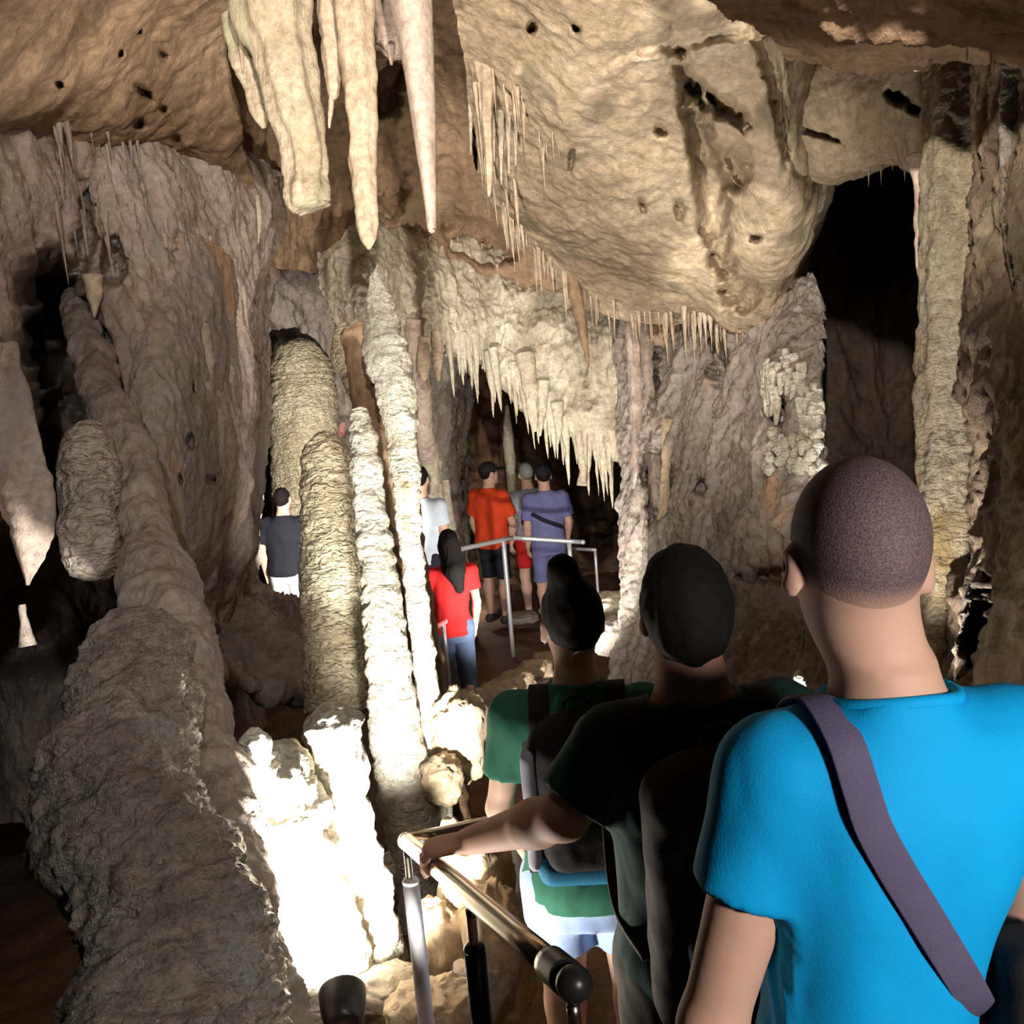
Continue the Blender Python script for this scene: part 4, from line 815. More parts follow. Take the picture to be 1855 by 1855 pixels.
def person(label, head_w, H, rz=0.0, wide=1.0, arm=1.0, joints=None, lean=(0, 0), female=False, skin=None, h=0.012, shirt=None, bottom=None, hair=None, shoes=None, cap=None, hands=None, turn=0.0, nod=0.0, group=None, tilt=0.0, pivot=.92, slim=1.0):
    """a standing figure seen from behind: one continuous body; hair and clothing are its children. joints may be world points ('w', px, py, d)"""
    s = H / 1.75
    J = {k: np.array(v, float) for k, v in JOINTS.items()}
    for k, v in J.items():                        # lean the upper body about the hips
        if v[2] > 1.0 or k[:2] in ('el', 'wr'): J[k] = v + np.array([lean[0], lean[1], 0]) * (v[2] - .92)
    loc0 = {k: v for k, v in (joints or {}).items() if not (isinstance(v, tuple) and v[0] == 'w')}
    for k, v in loc0.items(): J[k] = np.array(v, float)
    cz, sz = math.cos(rz), math.sin(rz); Rz = np.array([[cz, -sz, 0], [sz, cz, 0], [0, 0, 1]])
    head_w = np.array(head_w, float); root_l = head_w - s * (Rz @ J['head'])
    for k, v in (joints or {}).items():
        if isinstance(v, tuple) and v[0] == 'w': J[k] = Rz.T @ (W(*v[1:]) - root_l) / s
    root = empty('person', root_l, rz); root.scale = (s, s, s); tag(root, label, 'person', group)
    print('PERSON', label[:40], 'feet z %.2f floor %.2f at %.2f %.2f' % (root_l[2], floor_z(root_l[0], root_l[1]), root_l[0], root_l[1]))
    sec = [(z, x + lean[0] * (max(0, z - .92) if pivot == .92 else min(0, z - pivot)), y + lean[1] * max(0, z - .92), rx * wide * (slim if z < 1.25 else 1), ry) for z, x, y, rx, ry in (TORSO_F if female else TORSO_M)]
    af = (0.86 if female else 1.0) * arm
    P = np.array(list(J.values())); lo, hi = P.min(0) - .16, P.max(0) + .16; lo[2] = 0.0; hi[2] += .05
    lo = np.minimum(lo, [-.24, -.2, 0]); hi = np.maximum(hi, [.24, .2, 0])
    f = Field(lo, hi, h)
    f.loft(sec, .03)
    hd = J['head']
    th, nd, tl = turn, nod, tilt
    Rh = np.array(Matrix.Rotation(th, 3, 'Z') @ Matrix.Rotation(nd, 3, 'X') @ Matrix.Rotation(tl, 3, 'Y'))
    Hd = lambda x, y, z: hd + Rh @ np.array([x, y, z])
    f.cone(J['neck'] + [0, 0, -.02], lerp(J['neck'], hd, .62), .063 * af, .056 * af, .035)
    f.ell(Hd(0, -.012, .022), (.077, .096, .097), .02, rot=Rh); f.ell(Hd(0, .022, -.035), (.060, .074, .085), .03, rot=Rh)
    f.ell(Hd(0, .088, -.028), (.012, .018, .026), .012, rot=Rh); f.ell(Hd(0, .070, -.095), (.026, .022, .020), .02, rot=Rh); f.ell(Hd(0, .082, -.062), (.022, .012, .010), .012, rot=Rh)
    for sd in (-1, 1):
        f.ell(Hd(sd * .030, .092, .006), (.016, .012, .010), .012, 'd', rot=Rh)
        e = np.array(Matrix.Rotation(sd * -.45, 3, 'Z')); f.ell(Hd(sd * .082, -.004, -.012), (.011, .020, .033), .008, rot=Rh @ e)
        f.ell(Hd(sd * .092, .004, -.006), (.006, .010, .018), .006, 'd', rot=Rh @ e)
    for sd in 'LR':
        f.cone(J['sh' + sd], J['el' + sd], .055 * af, .041 * af, .03); f.cone(J['el' + sd], lerp(J['el' + sd], J['wr' + sd], .3), .041 * af, .042 * af, .02)
        f.cone(lerp(J['el' + sd], J['wr' + sd], .25), J['wr' + sd], .042 * af, .027 * af, .02)
        hp = (hands or {}).get(sd, {}); fd = unit(hp.get('dir', J['wr' + sd] - J['el' + sd])); pn = np.array(hp.get('palm', (1 if sd == 'L' else -1, 0, 0)), float); pn = unit(pn - fd * (pn @ fd))
        side = np.cross(fd, pn); curl = hp.get('curl', .5); ts = hp.get('thumb', 1 if sd == 'L' else -1)
        w = J['wr' + sd]
        f.cone(w, w + fd * .075, .030 * af, .034 * af, .015, flat=(pn, 1.9))
        for i, ln in enumerate((.070, .080, .075, .058)):
            b = w + fd * (.088 - .005 * abs(i - 1)) + side * ((i - 1.5) * .0195) * -ts
            d1 = unit(fd * math.cos(curl) + pn * math.sin(curl)); d2 = unit(fd * math.cos(curl * 2.2) + pn * math.sin(curl * 2.2)); d3 = unit(fd * math.cos(curl * 3.0) + pn * math.sin(curl * 3.0))
            m1 = b + d1 * ln * .48; m2 = m1 + d2 * ln * .32
            f.cone(b - fd * .02, m1, .0095, .0088, .004); f.cone(m1, m2, .0088, .0080, .004); f.cone(m2, m2 + d3 * ln * .25, .0080, .0072, .004)
        tb = w + fd * .028 + side * .026 * ts; tm = tb + unit(fd * .7 + side * .6 * ts + pn * .35) * .042
        f.cone(w + fd * .02 + side * .012 * ts, tm, .014, .011, .012); f.cone(tm, tm + unit(fd * .9 + side * .15 * ts + pn * .45) * .032, .0105, .009, .006)
        f.cone(J['hip' + sd], J['kn' + sd], .086, .056, .04); f.cone(J['kn' + sd], lerp(J['kn' + sd], J['an' + sd], .3) + [0, -.012, 0], .054, .058, .03)
        f.cone(lerp(J['kn' + sd], J['an' + sd], .3) + [0, -.012, 0], J['an' + sd], .056, .036, .03)
        f.cone(J['an' + sd] + [0, -.03, -.045], J['an' + sd] + [0, .13, -.055], .034, .028, .03)
    body = link('body', mesh_np('body', *f.mesh(1)), skin, root)
    for sd in (-1, 1):
        e = Field([-.014] * 3, [.014] * 3, .004); e.ell((0, 0, 0), (.0125, .009, .0105), 0)
        link('eye', mesh_np('eye', *e.mesh(0)), M_EYE, root, Hd(sd * .030, .083, .006))
    hh = h
    if shirt:
        g = shirt.get('grow', .016); f = Field(lo, hi, hh)
        f.loft(sec, .03, g, zlo=shirt.get('hem', .86) - .02, zhi=1.50); f2 = Field(lo, hi, hh)
        for sd in 'LR':
            a, b = J['sh' + sd], J['el' + sd]; sl = shirt.get('sleeve', .62)
            inn = np.array([.035 if sd == 'L' else -.035, 0, .0])
            f.cone(a + inn, a, .066 * af + g * .3, .064 * af + g * .4, .05)
            f2.cone(a, b, .062 * af + g * .5, (.062 if sl <= 1 else .050) * af + g * .7, .03)
            if sl > 1: f2.cone(b, J['wr' + sd], .050 * af + g * .7, .036 * af + g * .7, .02, end=sl - 1)
        tor = f.a.copy()
        f.a = np.where(np.abs(f.a - f2.a) < .035, np.minimum(f.a, f2.a) - (np.maximum(.035 - np.abs(f.a - f2.a), 0) / .035)**2 * .035 * .25, np.minimum(f.a, f2.a))
        if shirt.get('folds', .006): f.folds(shirt.get('folds', .006), shirt.get('ff', 9), 3.3 + H, (1, 1, .45))
        for sd in 'LR':
            if shirt.get('sleeve', .62) <= 1:            # cut the sleeve, but not the side of the shirt beside it
                a, b = J['sh' + sd], J['el' + sd]; ba = b - a; L_ = np.linalg.norm(ba); e = a + ba * shirt.get('sleeve', .62)
                x, y, z = f.ax[0][:, None, None], f.ax[1][None, :, None], f.ax[2][None, None, :]
                pl = ((x - e[0]) * ba[0] + (y - e[1]) * ba[1] + (z - e[2]) * ba[2]) / L_
                mine = (f2.a < .03) & (pl > -.05) & ((x < 0) if sd == 'L' else (x > 0)) & (tor > .004)
                f.a = np.where(mine, np.maximum(f.a, pl), f.a)
        f.cut_plane((0, 0, shirt.get('hem', .86)), (0, 0, -1))
        nb = J['neck']
        f.cone(nb + np.array([0, .012, shirt.get('neck', .018)]), hd, .072 * af, .11 * af, .022, 'd')
        link('shirt', mesh_np('shirt', *f.mesh(1)), shirt['mat'], root)
    if bottom:
        g = bottom.get('grow', .012); f = Field([lo[0], lo[1], 0], [hi[0], hi[1], 1.12], hh)
        f.loft(sec[:4], .03, g, zlo=.80, zhi=bottom.get('waist', 1.0))
        hem = bottom['hem']
        for sd in 'LR':
            f.cone(J['hip' + sd], J['kn' + sd], .094 + g * .5, .068 + g, .035); f.cone(J['kn' + sd], J['an' + sd], .068 + g, .052 + g, .03)
        f.folds(.005, 10, 7.7 + H, (1, 1, .6)); f.cut_plane((0, 0, hem), (0, 0, -1)); f.cut_plane((0, 0, bottom.get('waist', 1.0)), (0, 0, 1))
        link(bottom.get('name', 'shorts'), mesh_np('bottom', *f.mesh(1)), bottom['mat'], root)
    if shoes:
        for sd in 'LR':
            an = J['an' + sd]; f = Field(an + [-.08, -.12, -.1], an + [.08, .22, .06], min(h, .01))
            f.cone(an + [0, -.035, -.040], an + [0, .14, -.052], .044, .036, .03); f.cone(an + [0, -.01, -.03], an + [0, -.005, .0], .046, .044, .02); f.cut_plane(an + [0, 0, -.083], (0, 0, -1)); f.cut_plane(an + [0, 0, .012], (0, 0, 1))
            link('shoe', mesh_np('shoe', *f.mesh(1)), shoes, root)
    if hair:
        f = Field(hd + [-.2, -.28, -.65], hd + [.2, .2, .3], hair.get('h', min(h, .008))); t = hair.get('t', 1.06)
        f.ell(Hd(0, -.013, .024), (.077 * t, .096 * t, .098 * t), 0, rot=Rh)
        if hair.get('full', 0): f.ell(Hd(0, -.03, -.01), (.084, .085, .105), .03, rot=Rh)
        sl, z0 = hair.get('line', (.6, 0.0)); n = Rh @ np.array([0, sl, -1.0])
        f.cut_plane(Hd(0, 0, z0), n)
        for (a, b, r0, r1) in hair.get('locks', ()): f.cone(Hd(*a), Hd(*b), r0, r1, .03)
        if hair.get('rough', .004): f.folds(hair.get('rough', .004), 26, 1.1, (1, 1, .5))
        link('hair', mesh_np('hair', *f.mesh(1)), hair['mat'], root)
    if cap:
        f = Field(hd + [-.2, -.25, -.1], hd + [.2, .3, .25], min(h, .008))
        f.ell(Hd(0, -.012, .035), (.088, .106, .098), 0, rot=Rh); f.cut_plane(Hd(0, 0, .03), Rh @ np.array([0, .1, -1.0]))
        f.ell(Hd(0, .12, .038), (.075, .085, .010), .01, rot=Rh)
        link('cap', mesh_np('cap', *f.mesh(1)), cap, root)
    return root, J, root_l, Rz, s
def rel(root, name):
    """a top-level Empty that stands where the figure stands, for the bag it carries"""
    o = empty(name, root.location, root.rotation_euler[2]); o.scale = root.scale; return o
def tube_obj(name, pts, r, mat, parent=None, seg=12, n=None, flat=(1, 1), closed=False):
    V, Q, T = tube_mesh(pts, [r] * len(pts) if np.isscalar(r) else r, seg, n or 6 * len(pts), (), (0, 0), flat, 0)
    return V, Q, T
def ribbon(pts, wdir, width, thick, n=60):
    """a strap: a flat band along pts, wdir its width direction per point"""
    P = spline(pts, n); Wd = spline(wdir, n); T, _, _ = frames(P)
    Wd = Wd - T * (Wd * T).sum(1, keepdims=True); Wd /= np.linalg.norm(Wd, axis=1)[:, None]; Nn = np.cross(T, Wd)
    ring = [(-.5, -.3), (-.46, -.5), (.46, -.5), (.5, -.3), (.5, .3), (.46, .5), (-.46, .5), (-.5, .3)]
    V = np.stack([P + Wd * a * width + Nn * b * thick for a, b in ring], 1).reshape(-1, 3)
    Q = grid_faces(n, 8, True)
    return V, Q, np.array([[0, i + 1, i] for i in range(1, 7)] + [[(n - 1) * 8, (n - 1) * 8 + i, (n - 1) * 8 + i + 1] for i in range(1, 7)])

# ------------------------------------------------------------------ materials of people and things
M_EYE = plain('eye', (.05, .04, .035), .2)
M_SKIN = plain('skin_tanned', (.58, .34, .25), .62, var=.10, sss=.10)
M_SKIN2 = plain('skin_brown', (.42, .22, .14), .72, var=.10, sss=.08)
M_SKIN3 = plain('skin_fair', (.66, .42, .31), .5, var=.08, sss=.10)
M_BLUE = plain('cotton_azure', (.003, .33, .72), .75, weave=.25, var=.04, spec=.15)
M_GREENC = plain('cotton_green', (.035, .14, .085), .85, weave=.25, spec=.15)
M_DGREEN = plain('cotton_dark_green', (.010, .035, .03), .85, weave=.25, spec=.15)
M_DENIM = plain('denim_light_blue', (.36, .48, .72), .85, weave=.3, spec=.15)
M_DENIMD = plain('denim_blue', (.09, .13, .22), .85, weave=.3, spec=.15)
M_RED = plain('cotton_red', (.52, .02, .02), .8, weave=.2, spec=.15)
M_ORANGE = plain('cotton_orange_red', (.72, .065, .018), .8, weave=.2, spec=.15)
M_GREYC = plain('cotton_grey', (.26, .26, .30), .8, weave=.2, spec=.15, var=.3)
M_VIOLET = plain('cotton_slate_blue', (.16, .16, .34), .8, weave=.2, spec=.15)
M_NAVY = plain('cotton_navy', (.018, .018, .026), .85, weave=.2, spec=.15)
M_WHITEC = plain('cotton_white', (.80, .80, .82), .8, weave=.2, spec=.15)
M_LBLUE = plain('cotton_pale_blue', (.50, .55, .62), .8, weave=.2, spec=.15)
M_BLACKC = plain('fabric_black', (.016, .014, .014), .8, weave=.3, spec=.2)
M_OLIVE = plain('fabric_olive', (.045, .036, .022), .85, weave=.3, spec=.15)
M_PACKB = plain('fabric_dark_brown', (.030, .021, .016), .8, weave=.3, spec=.2)
M_PACKG = plain('fabric_pale_grey', (.34, .33, .38), .75, weave=.3, spec=.2)
M_PACKT = plain('fabric_teal', (.02, .17, .30), .7, weave=.3, spec=.2)
M_STRAP = plain('webbing_purple_grey', (.105, .085, .15), .85, weave=.5, spec=.15)
M_HAIR = plain('hair_black', (.010, .008, .007), .8, spec=.15)
M_HAIRG = plain('hair_grey', (.22, .21, .20), .6, spec=.3)
M_SHOE = plain('shoe_dark', (.04, .035, .035), .7)
M_SHOEW = plain('shoe_white', (.7, .7, .7), .6)
M_STEEL = plain('polished_steel', (.62, .55, .44), .22, metal=1.0, var=.05)
M_STEELB = plain('steel_post_lit_white', (.86, .86, .88), .5, metal=0.0, var=.05)  # near-white matte colour carries the floodlight's glare on the post
M_BLACKM = plain('black_metal', (.02, .02, .02), .35, metal=.3)
M_RAILW = plain('bright_steel_tube', (.75, .75, .77), .35, metal=.6, var=.05)
def buzz_mat(n_, c_):
    """clipped hair that thins out into bare skin along the hairline"""
    m, nt, b = nodes('hair_buzz_cut'); L = nt.links.new; N = nt.nodes.new
    n = N('ShaderNodeTexNoise'); n.inputs['Scale'].default_value = 420; n.inputs['Detail'].default_value = 2
    tc = N('ShaderNodeTexCoord'); L(tc.outputs['Object'], n.inputs['Vector'])
    r = ramp(nt, [(.35, (.06, .038, .042)), (.7, (.17, .11, .11))]); L(n.outputs['Fac'], r.inputs['Fac'])
    dt = N('ShaderNodeVectorMath'); dt.operation = 'DOT_PRODUCT'; L(tc.outputs['Object'], dt.inputs[0]); dt.inputs[1].default_value = [float(v) for v in n_]
    mr = N('ShaderNodeMapRange'); mr.interpolation_type = 'SMOOTHSTEP'; mr.inputs['From Min'].default_value = float(c_); mr.inputs['From Max'].default_value = float(c_) + .055
    L(dt.outputs['Value'], mr.inputs['Value'])
    mx = N('ShaderNodeMix'); mx.data_type = 'RGBA'; L(mr.outputs[0], mx.inputs['Factor']); mx.inputs['A'].default_value = (.58, .34, .25, 1); L(r.outputs[0], mx.inputs['B'])
    L(mx.outputs['Result'], b.inputs['Base Color'])
    b.inputs['Roughness'].default_value = .75
    bp = N('ShaderNodeBump'); bp.inputs['Strength'].default_value = .5; bp.inputs['Distance'].default_value = .002; L(n.outputs['Fac'], bp.inputs['Height']); L(bp.outputs[0], b.inputs['Normal'])
    return m
_Rh = np.array(Matrix.Rotation(-.30, 3, 'X') @ Matrix.Rotation(.08, 3, 'Y')); _n = unit(_Rh @ np.array([0, -.55, 1.0]))
M_BUZZ = buzz_mat(_n, _n @ (np.array([-.026, .02, 1.635]) + _Rh @ np.array([0, 0, -.042])))

# ------------------------------------------------------------------ near handrail
RAIL_END, RAIL_COR, RAIL_FAR = W(1040, 1782, 1.45), W(736, 1524, 2.62), W(930, 1478, 3.9)
def cyl(name, a, b, r, mat, parent, seg=20, n=6):
    a, b = np.array(a), np.array(b)
    V, Q, T = tube_mesh([a, lerp(a, b, .33), lerp(a, b, .67), b], [r] * 4, seg, n)
    V = V - np.array(parent.location); return link(name, quads_tris(name, V, Q, T), mat, parent)
def ball(name, c, r, mat, parent, sq=(1, 1, 1)):
    th = np.linspace(0, 2 * np.pi, 20, endpoint=False); ph = np.linspace(0, np.pi, 14)
    V = np.stack([np.cos(th)[None] * np.sin(ph)[:, None] * sq[0], np.sin(th)[None] * np.sin(ph)[:, None] * sq[1], (np.cos(ph)[:, None] + 0 * th[None]) * sq[2]], -1).reshape(-1, 3) * r
    return link(name, mesh_np(name, V + np.array(c) - np.array(parent.location), grid_faces(14, 20, True)), mat, parent)
def zf(p): return float(floor_z(p[0], p[1]))
hr = empty('handrail', (RAIL_COR[0], RAIL_COR[1], zf(RAIL_COR))); tag(hr, 'polished steel handrail turning a corner beside the steps, a hand resting on it', 'handrail')
rd = unit(RAIL_END - RAIL_COR)
tb = cyl('rail_tube', RAIL_COR, RAIL_END - rd * .05, .021, M_STEEL, hr)
cyl('rail_tube', RAIL_COR, RAIL_FAR, .019, M_STEEL, hr)
ball('corner_joint', RAIL_COR, .022, M_STEEL, hr)
col = cyl('end_collar', RAIL_END - rd * .10, RAIL_END - rd * .02, .0265, M_BLACKM, hr); ball('end_cap', RAIL_END, .026, M_BLACKM, hr)
def post(top, r, mat, joint=True):
    top = np.array(top); bot = np.array([top[0], top[1], zf(top) - .03])
    p = cyl('post', top - [0, 0, .10], bot, r, mat, hr, 20)
    for o in (cyl('post_pin', top - [0, 0, .015], top - [0, 0, .11], r * .5, M_STEEL, hr, 14), ball('post_cap', top - [0, 0, .10], r * 1.04, mat, hr, (1, 1, .6)),
              cyl('base_flange', bot + [0, 0, .03], bot + [0, 0, .045], r * 2.4, mat, hr, 20)): o.parent = p
post(RAIL_COR + [0, 0, -.01], .021, M_STEELB); post(lerp(RAIL_COR, RAIL_END, .52) + [0, 0, -.015], .021, M_BLACKM); post(RAIL_END - rd * .012 + [0, 0, -.02], .019, M_BLACKM); post(RAIL_FAR, .018, M_STEELB)

# ------------------------------------------------------------------ the man in the blue T-shirt
BL, J, rl, Rz, s = person('man in azure T-shirt with buzz-cut hair seen from behind', W(1552, 1015, 1.27), 1.76, rz=R(2), h=.007, skin=M_SKIN,
    wide=.84, slim=.88, lean=(.10, 0), pivot=1.38, joints=dict(hipL=(-.135, 0, .91), hipR=(.04, 0, .91), knL=(-.15, .03, .5), knR=(.05, .03, .5), anL=(-.15, -.01, .085), anR=(.05, -.01, .085), head=(-.026, .02, 1.635), elL=(-.238, -.02, 1.06), wrL=(-.275, .07, .83), elR=(.200, .04, 1.14), wrR=(.20, .22, .98), shL=(-.138, -.012, 1.385), shR=(.150, -.012, 1.39), neck=(.002, -.012, 1.45)),
    shirt=dict(mat=M_BLUE, sleeve=.45, grow=.020, hem=.84, folds=.005, ff=7, neck=.02), bottom=dict(mat=M_NAVY, hem=.52), shoes=M_SHOE, hair=dict(mat=M_BUZZ, t=1.022, line=(.55, -.042), rough=.0, h=.006), nod=-.30, tilt=0.08)
bpy.context.view_layer.update()
sb = rel(BL, 'sling_bag'); tag(sb, 'black sling bag worn by the man in blue, purple-grey strap across his back', 'bag')
sec = TORSO_M; g = .024 + .010
from mathutils.bvhtree import BVHTree
def cloth_tree(root):
    me = [c for c in root.children if c.name.startswith('shirt')][0].data
    return BVHTree.FromPolygons([v.co.copy() for v in me.vertices], [tuple(p.vertices) for p in me.polygons])
def on_cloth(tree, o, d, off=.004):
    h_ = tree.ray_cast(Vector(o), Vector(d)); return np.array(h_[0]) - unit(d) * off if h_[0] is not None else np.array(o) + np.array(d)
tr = cloth_tree(BL)
def on_back(x, z, off=.0):
    """point on the back of the shirt"""
    rx = np.interp(z, [q[0] for q in sec], [q[3] for q in sec]) + g; ry = np.interp(z, [q[0] for q in sec], [q[4] for q in sec]) + g; cy = np.interp(z, [q[0] for q in sec], [q[2] for q in sec])
    t = np.clip(abs(x) / rx, 0, .98); return np.array([x, cy - ry * (1 - t**2.3)**(1 / 2.3) - off, z])
ring = []
for k in range(28):
    t = 2 * math.pi * k / 28; q = np.array([.002 + .078 * math.cos(t), .0 + .080 * math.sin(t)])
    h_ = tr.ray_cast(Vector((q[0], q[1], 1.56)), Vector((0, 0, -1))); ring.append(np.array([q[0], q[1], (h_[0][2] if h_[0] is not None else 1.46)]))
zz = np.array([p[2] for p in ring]); zz = np.clip(zz, np.median(zz) - .03, np.median(zz) + .02)
for _ in range(3): zz = (np.roll(zz, 1) + zz + np.roll(zz, -1)) / 3
ring = [np.array([p[0], p[1], z]) for p, z in zip(ring, zz)]; ring += ring[:2]
cv, cq, ct = tube_mesh(ring, [.0085] * len(ring), 10, 110)
link('collar', quads_tris('collar', cv, cq, ct), M_BLUE, BL)
pts = [on_cloth(tr, (x, .02 + .6 * math.cos(R(t)), 1.33 + .6 * math.sin(R(t))), (0, -math.cos(R(t)), -math.sin(R(t))), .007) for t, x in [(0, -.10), (30, -.10), (55, -.098), (80, -.094), (105, -.09), (130, -.084), (150, -.078)]] + [on_cloth(tr, (x, -1, z), (0, 1, 0)) for x, z in [(-.070, 1.37), (-.048, 1.32), (-.016, 1.26), (.016, 1.20), (.048, 1.14), (.074, 1.09), (.095, 1.05), (.105, 1.02)]] + [np.array([.12, -.135, .99])]
wd = [(1, 0, 0)] * 5 + [(1, 0, .1), (.98, 0, .15), (.95, 0, .25), (.9, 0, .38)] + [(.88, 0, .45)] * 7
link('strap', quads_tris('strap', *ribbon(pts, wd, .042, .004, 90)), M_STRAP, sb)
f = Field((.05, -.2, .85), (.30, .16, 1.25), .007); f.box((.145, -.085, 1.06), (.055, .055, .12), .03); f.box((.15, -.14, 1.03), (.04, .02, .07), .018, .01); f.folds(.004, 12, 4)
link('pouch', mesh_np('pouch', *f.mesh(1)), M_BLACKC, sb)
f = Field((.12, -.19, .98), (.19, -.13, 1.08), .005); f.box((.155, -.158, 1.03), (.018, .006, .022), .006)
link('patch', mesh_np('patch', *f.mesh(1)), M_PACKT, sb)

# ------------------------------------------------------------------ the person whose arm reaches for the rail, with the big dark rucksack
hand_p = lerp(RAIL_COR, RAIL_END, .26) + np.array([0, 0, .035])
def topx(P):
    r_ = np.array(P) - CAM; d = r_ @ _F; return ('w', 927.5 + FPX * (r_ @ _R) / d, 927.5 - FPX * (r_ @ _U) / d, d)
wr = hand_p + np.array([.085, -.03, .03])
DK, J2, _, _, _ = person('black-haired person with dark rucksack, left arm reaching to the handrail', W(1240, 1105, 2.0), 1.72, rz=R(6), h=.006, skin=M_SKIN2, arm=1.12,
    joints=dict(elL=('w', 1022, 1478, 1.99), wrL=topx(wr), shL=(-.165, -.01, 1.385)), hands=dict(L=dict(dir=(-.85, .30, -.20), palm=(-.15, .05, -1), curl=.55, thumb=-1)),
    shirt=dict(mat=M_DGREEN, sleeve=.80, grow=.02, hem=.80), bottom=dict(mat=M_OLIVE, hem=.48), shoes=M_SHOE, hair=dict(mat=M_HAIR, t=1.12, full=1, line=(.55, -.065), rough=.006), nod=-.2)
bpy.context.view_layer.update()
def rucksack(root, label, mats, size=(.155, .09, .25), zc=1.19, y0=-.215, side=None, h=.008, bottom=None, sh=.125):
    bg_ = rel(root, 'rucksack'); tag(bg_, label, 'rucksack')
    f = Field((-size[0] - .04, y0 - size[1] - .09, zc - size[2] - .04), (size[0] + .04, y0 + size[1] + .04, zc + size[2] + .06), h)
    f.box((0, y0, zc), size, .07); f.ell((0, y0 + .01, zc + size[2] - .04), (size[0] * .8, size[1] * .9, .07), .05); f.folds(.006, 9, zc * 7)
    link('main_bag', mesh_np('main_bag', *f.mesh(2)), mats[0], bg_)
    f = Field((-size[0], y0 - size[1] - .1, zc - size[2]), (size[0], y0, zc + .05), h); f.box((0, y0 - size[1] - .012, zc - size[2] * .42), (size[0] * .72, .04, size[2] * .42), .035); f.folds(.005, 10, 2)
    link('front_pocket', mesh_np('front_pocket', *f.mesh(2)), mats[1], bg_)
    if side is not None:
        for sd in (-1, 1):
            f = Field((sd * size[0] - .06, y0 - size[1] - .03, zc - size[2]), (sd * size[0] + .06, y0 + size[1] + .04, zc + size[2]), h)
            f.box((sd * size[0] * .97, y0 - .005, zc - .02), (.022, size[1] * .80, size[2] * .86), .02); f.folds(.005, 10, 6)
            link('side_panel', mesh_np('side_panel', *f.mesh(2)), side, bg_)
    if bottom is not None:
        f = Field((-size[0] - .03, y0 - size[1] - .06, zc - size[2] - .06), (size[0] + .03, y0 + size[1] + .04, zc - size[2] + .1), h); f.box((0, y0 - .005, zc - size[2] + .01), (size[0] * .93, size[1] * 1.02, .04), .035)
        link('base_panel', mesh_np('base_panel', *f.mesh(2)), bottom, bg_)
    for sd in (-1, 1):
        p = [(sd * .10, y0 + .075, zc + size[2] * .72), (sd * sh, -.105, 1.43), (sd * sh, -.02, 1.475), (sd * sh, .065, 1.42), (sd * (sh + .01), .135, 1.28), (sd * (sh + .02), .13, 1.14), (sd * (sh + .03), .02, 1.03), (sd * .13, -.12, 1.0)]
        link('shoulder_strap', quads_tris('shoulder_strap', *ribbon([np.array(q) for q in p], [(1, 0, 0)] * len(p), .055, .012, 60)), mats[1], bg_)
    p = [(-.04, y0 + .04, zc + size[2]), (-.025, y0 + .04, zc + size[2] + .05), (.025, y0 + .04, zc + size[2] + .05), (.04, y0 + .04, zc + size[2])]
    link('grab_loop', quads_tris('grab_loop', *ribbon([np.array(q) for q in p], [(0, 1, 0)] * 4, .02, .006, 24)), mats[1], bg_)
    return bg_
rucksack(DK, 'big dark brown rucksack on the black-haired person in the middle', (M_PACKB, M_BLACKC), (.16, .09, .26), 1.16)

# ------------------------------------------------------------------ the green T-shirt ahead
GR, J3, _, _, _ = person('person in green T-shirt and pale denim shorts, dark hair in a high bun', W(1036, 1128, 2.55), 1.60, rz=R(-4), h=.008, skin=M_SKIN3, female=True,
    joints=dict(elL=(-.235, -.01, 1.13), wrL=(-.20, .12, .96)),
    shirt=dict(mat=M_GREENC, sleeve=.62, grow=.022, hem=.86), bottom=dict(mat=M_DENIM, hem=.70, grow=.018), shoes=M_SHOEW, hair=dict(mat=M_HAIR, t=1.10, full=0, line=(.75, -.03), rough=.006, locks=[((-.02, -.04, .10), (-.03, -.055, .155), .05, .045)]), turn=.35, nod=-.1)
bpy.context.view_layer.update()
rucksack(GR, 'dark rucksack with pale grey side panels on the person in green', (M_BLACKC, M_BLACKC), (.135, .075, .19), 1.25, -.195, side=M_PACKG, bottom=M_PACKT, sh=.10)

# ------------------------------------------------------------------ visitors farther down
person('girl in red T-shirt and jeans with long dark hair on the path', W(812, 985, 8.0), 1.58, rz=R(12), h=.012, skin=M_SKIN, female=True, lean=(.06, .05),
       joints=dict(elL=(-.20, .06, 1.13), wrL=(-.16, .24, 1.0)), shirt=dict(mat=M_RED, sleeve=.6, hem=.86), bottom=dict(mat=M_DENIMD, hem=.10, name='jeans'), shoes=M_SHOEW,
       hair=dict(mat=M_HAIR, t=1.12, full=1, line=(.8, -.05), rough=.006, locks=[((0, -.04, -.02), (.01, -.10, -.20), .095, .10), ((.01, -.10, -.20), (.03, -.12, -.36), .10, .06)]))
person('visitor in pale blue top half hidden behind the bright columns', W(760, 868, 9.0), 1.70, rz=R(-20), h=.012, skin=M_SKIN, shirt=dict(mat=M_LBLUE, sleeve=.6, hem=.88), bottom=dict(mat=M_NAVY, hem=.10, name='trousers'), shoes=M_SHOE, hair=dict(mat=M_HAIR, t=1.08, line=(.7, -.02)))
person('man in orange-red T-shirt and dark cap by the far railing', W(886, 858, 11.1), 1.74, rz=R(-35), h=.012, skin=M_SKIN, lean=(0, .04), joints=dict(elR=(.24, .06, 1.12), wrR=(.16, .26, 1.02)),
       shirt=dict(mat=M_ORANGE, sleeve=.75, hem=.84, grow=.03), bottom=dict(mat=M_NAVY, hem=.5), shoes=M_SHOE, hair=dict(mat=M_HAIR, t=1.05, line=(.6, -.02)), cap=M_BLACKC, turn=-.5, group='visitors at the far railing')
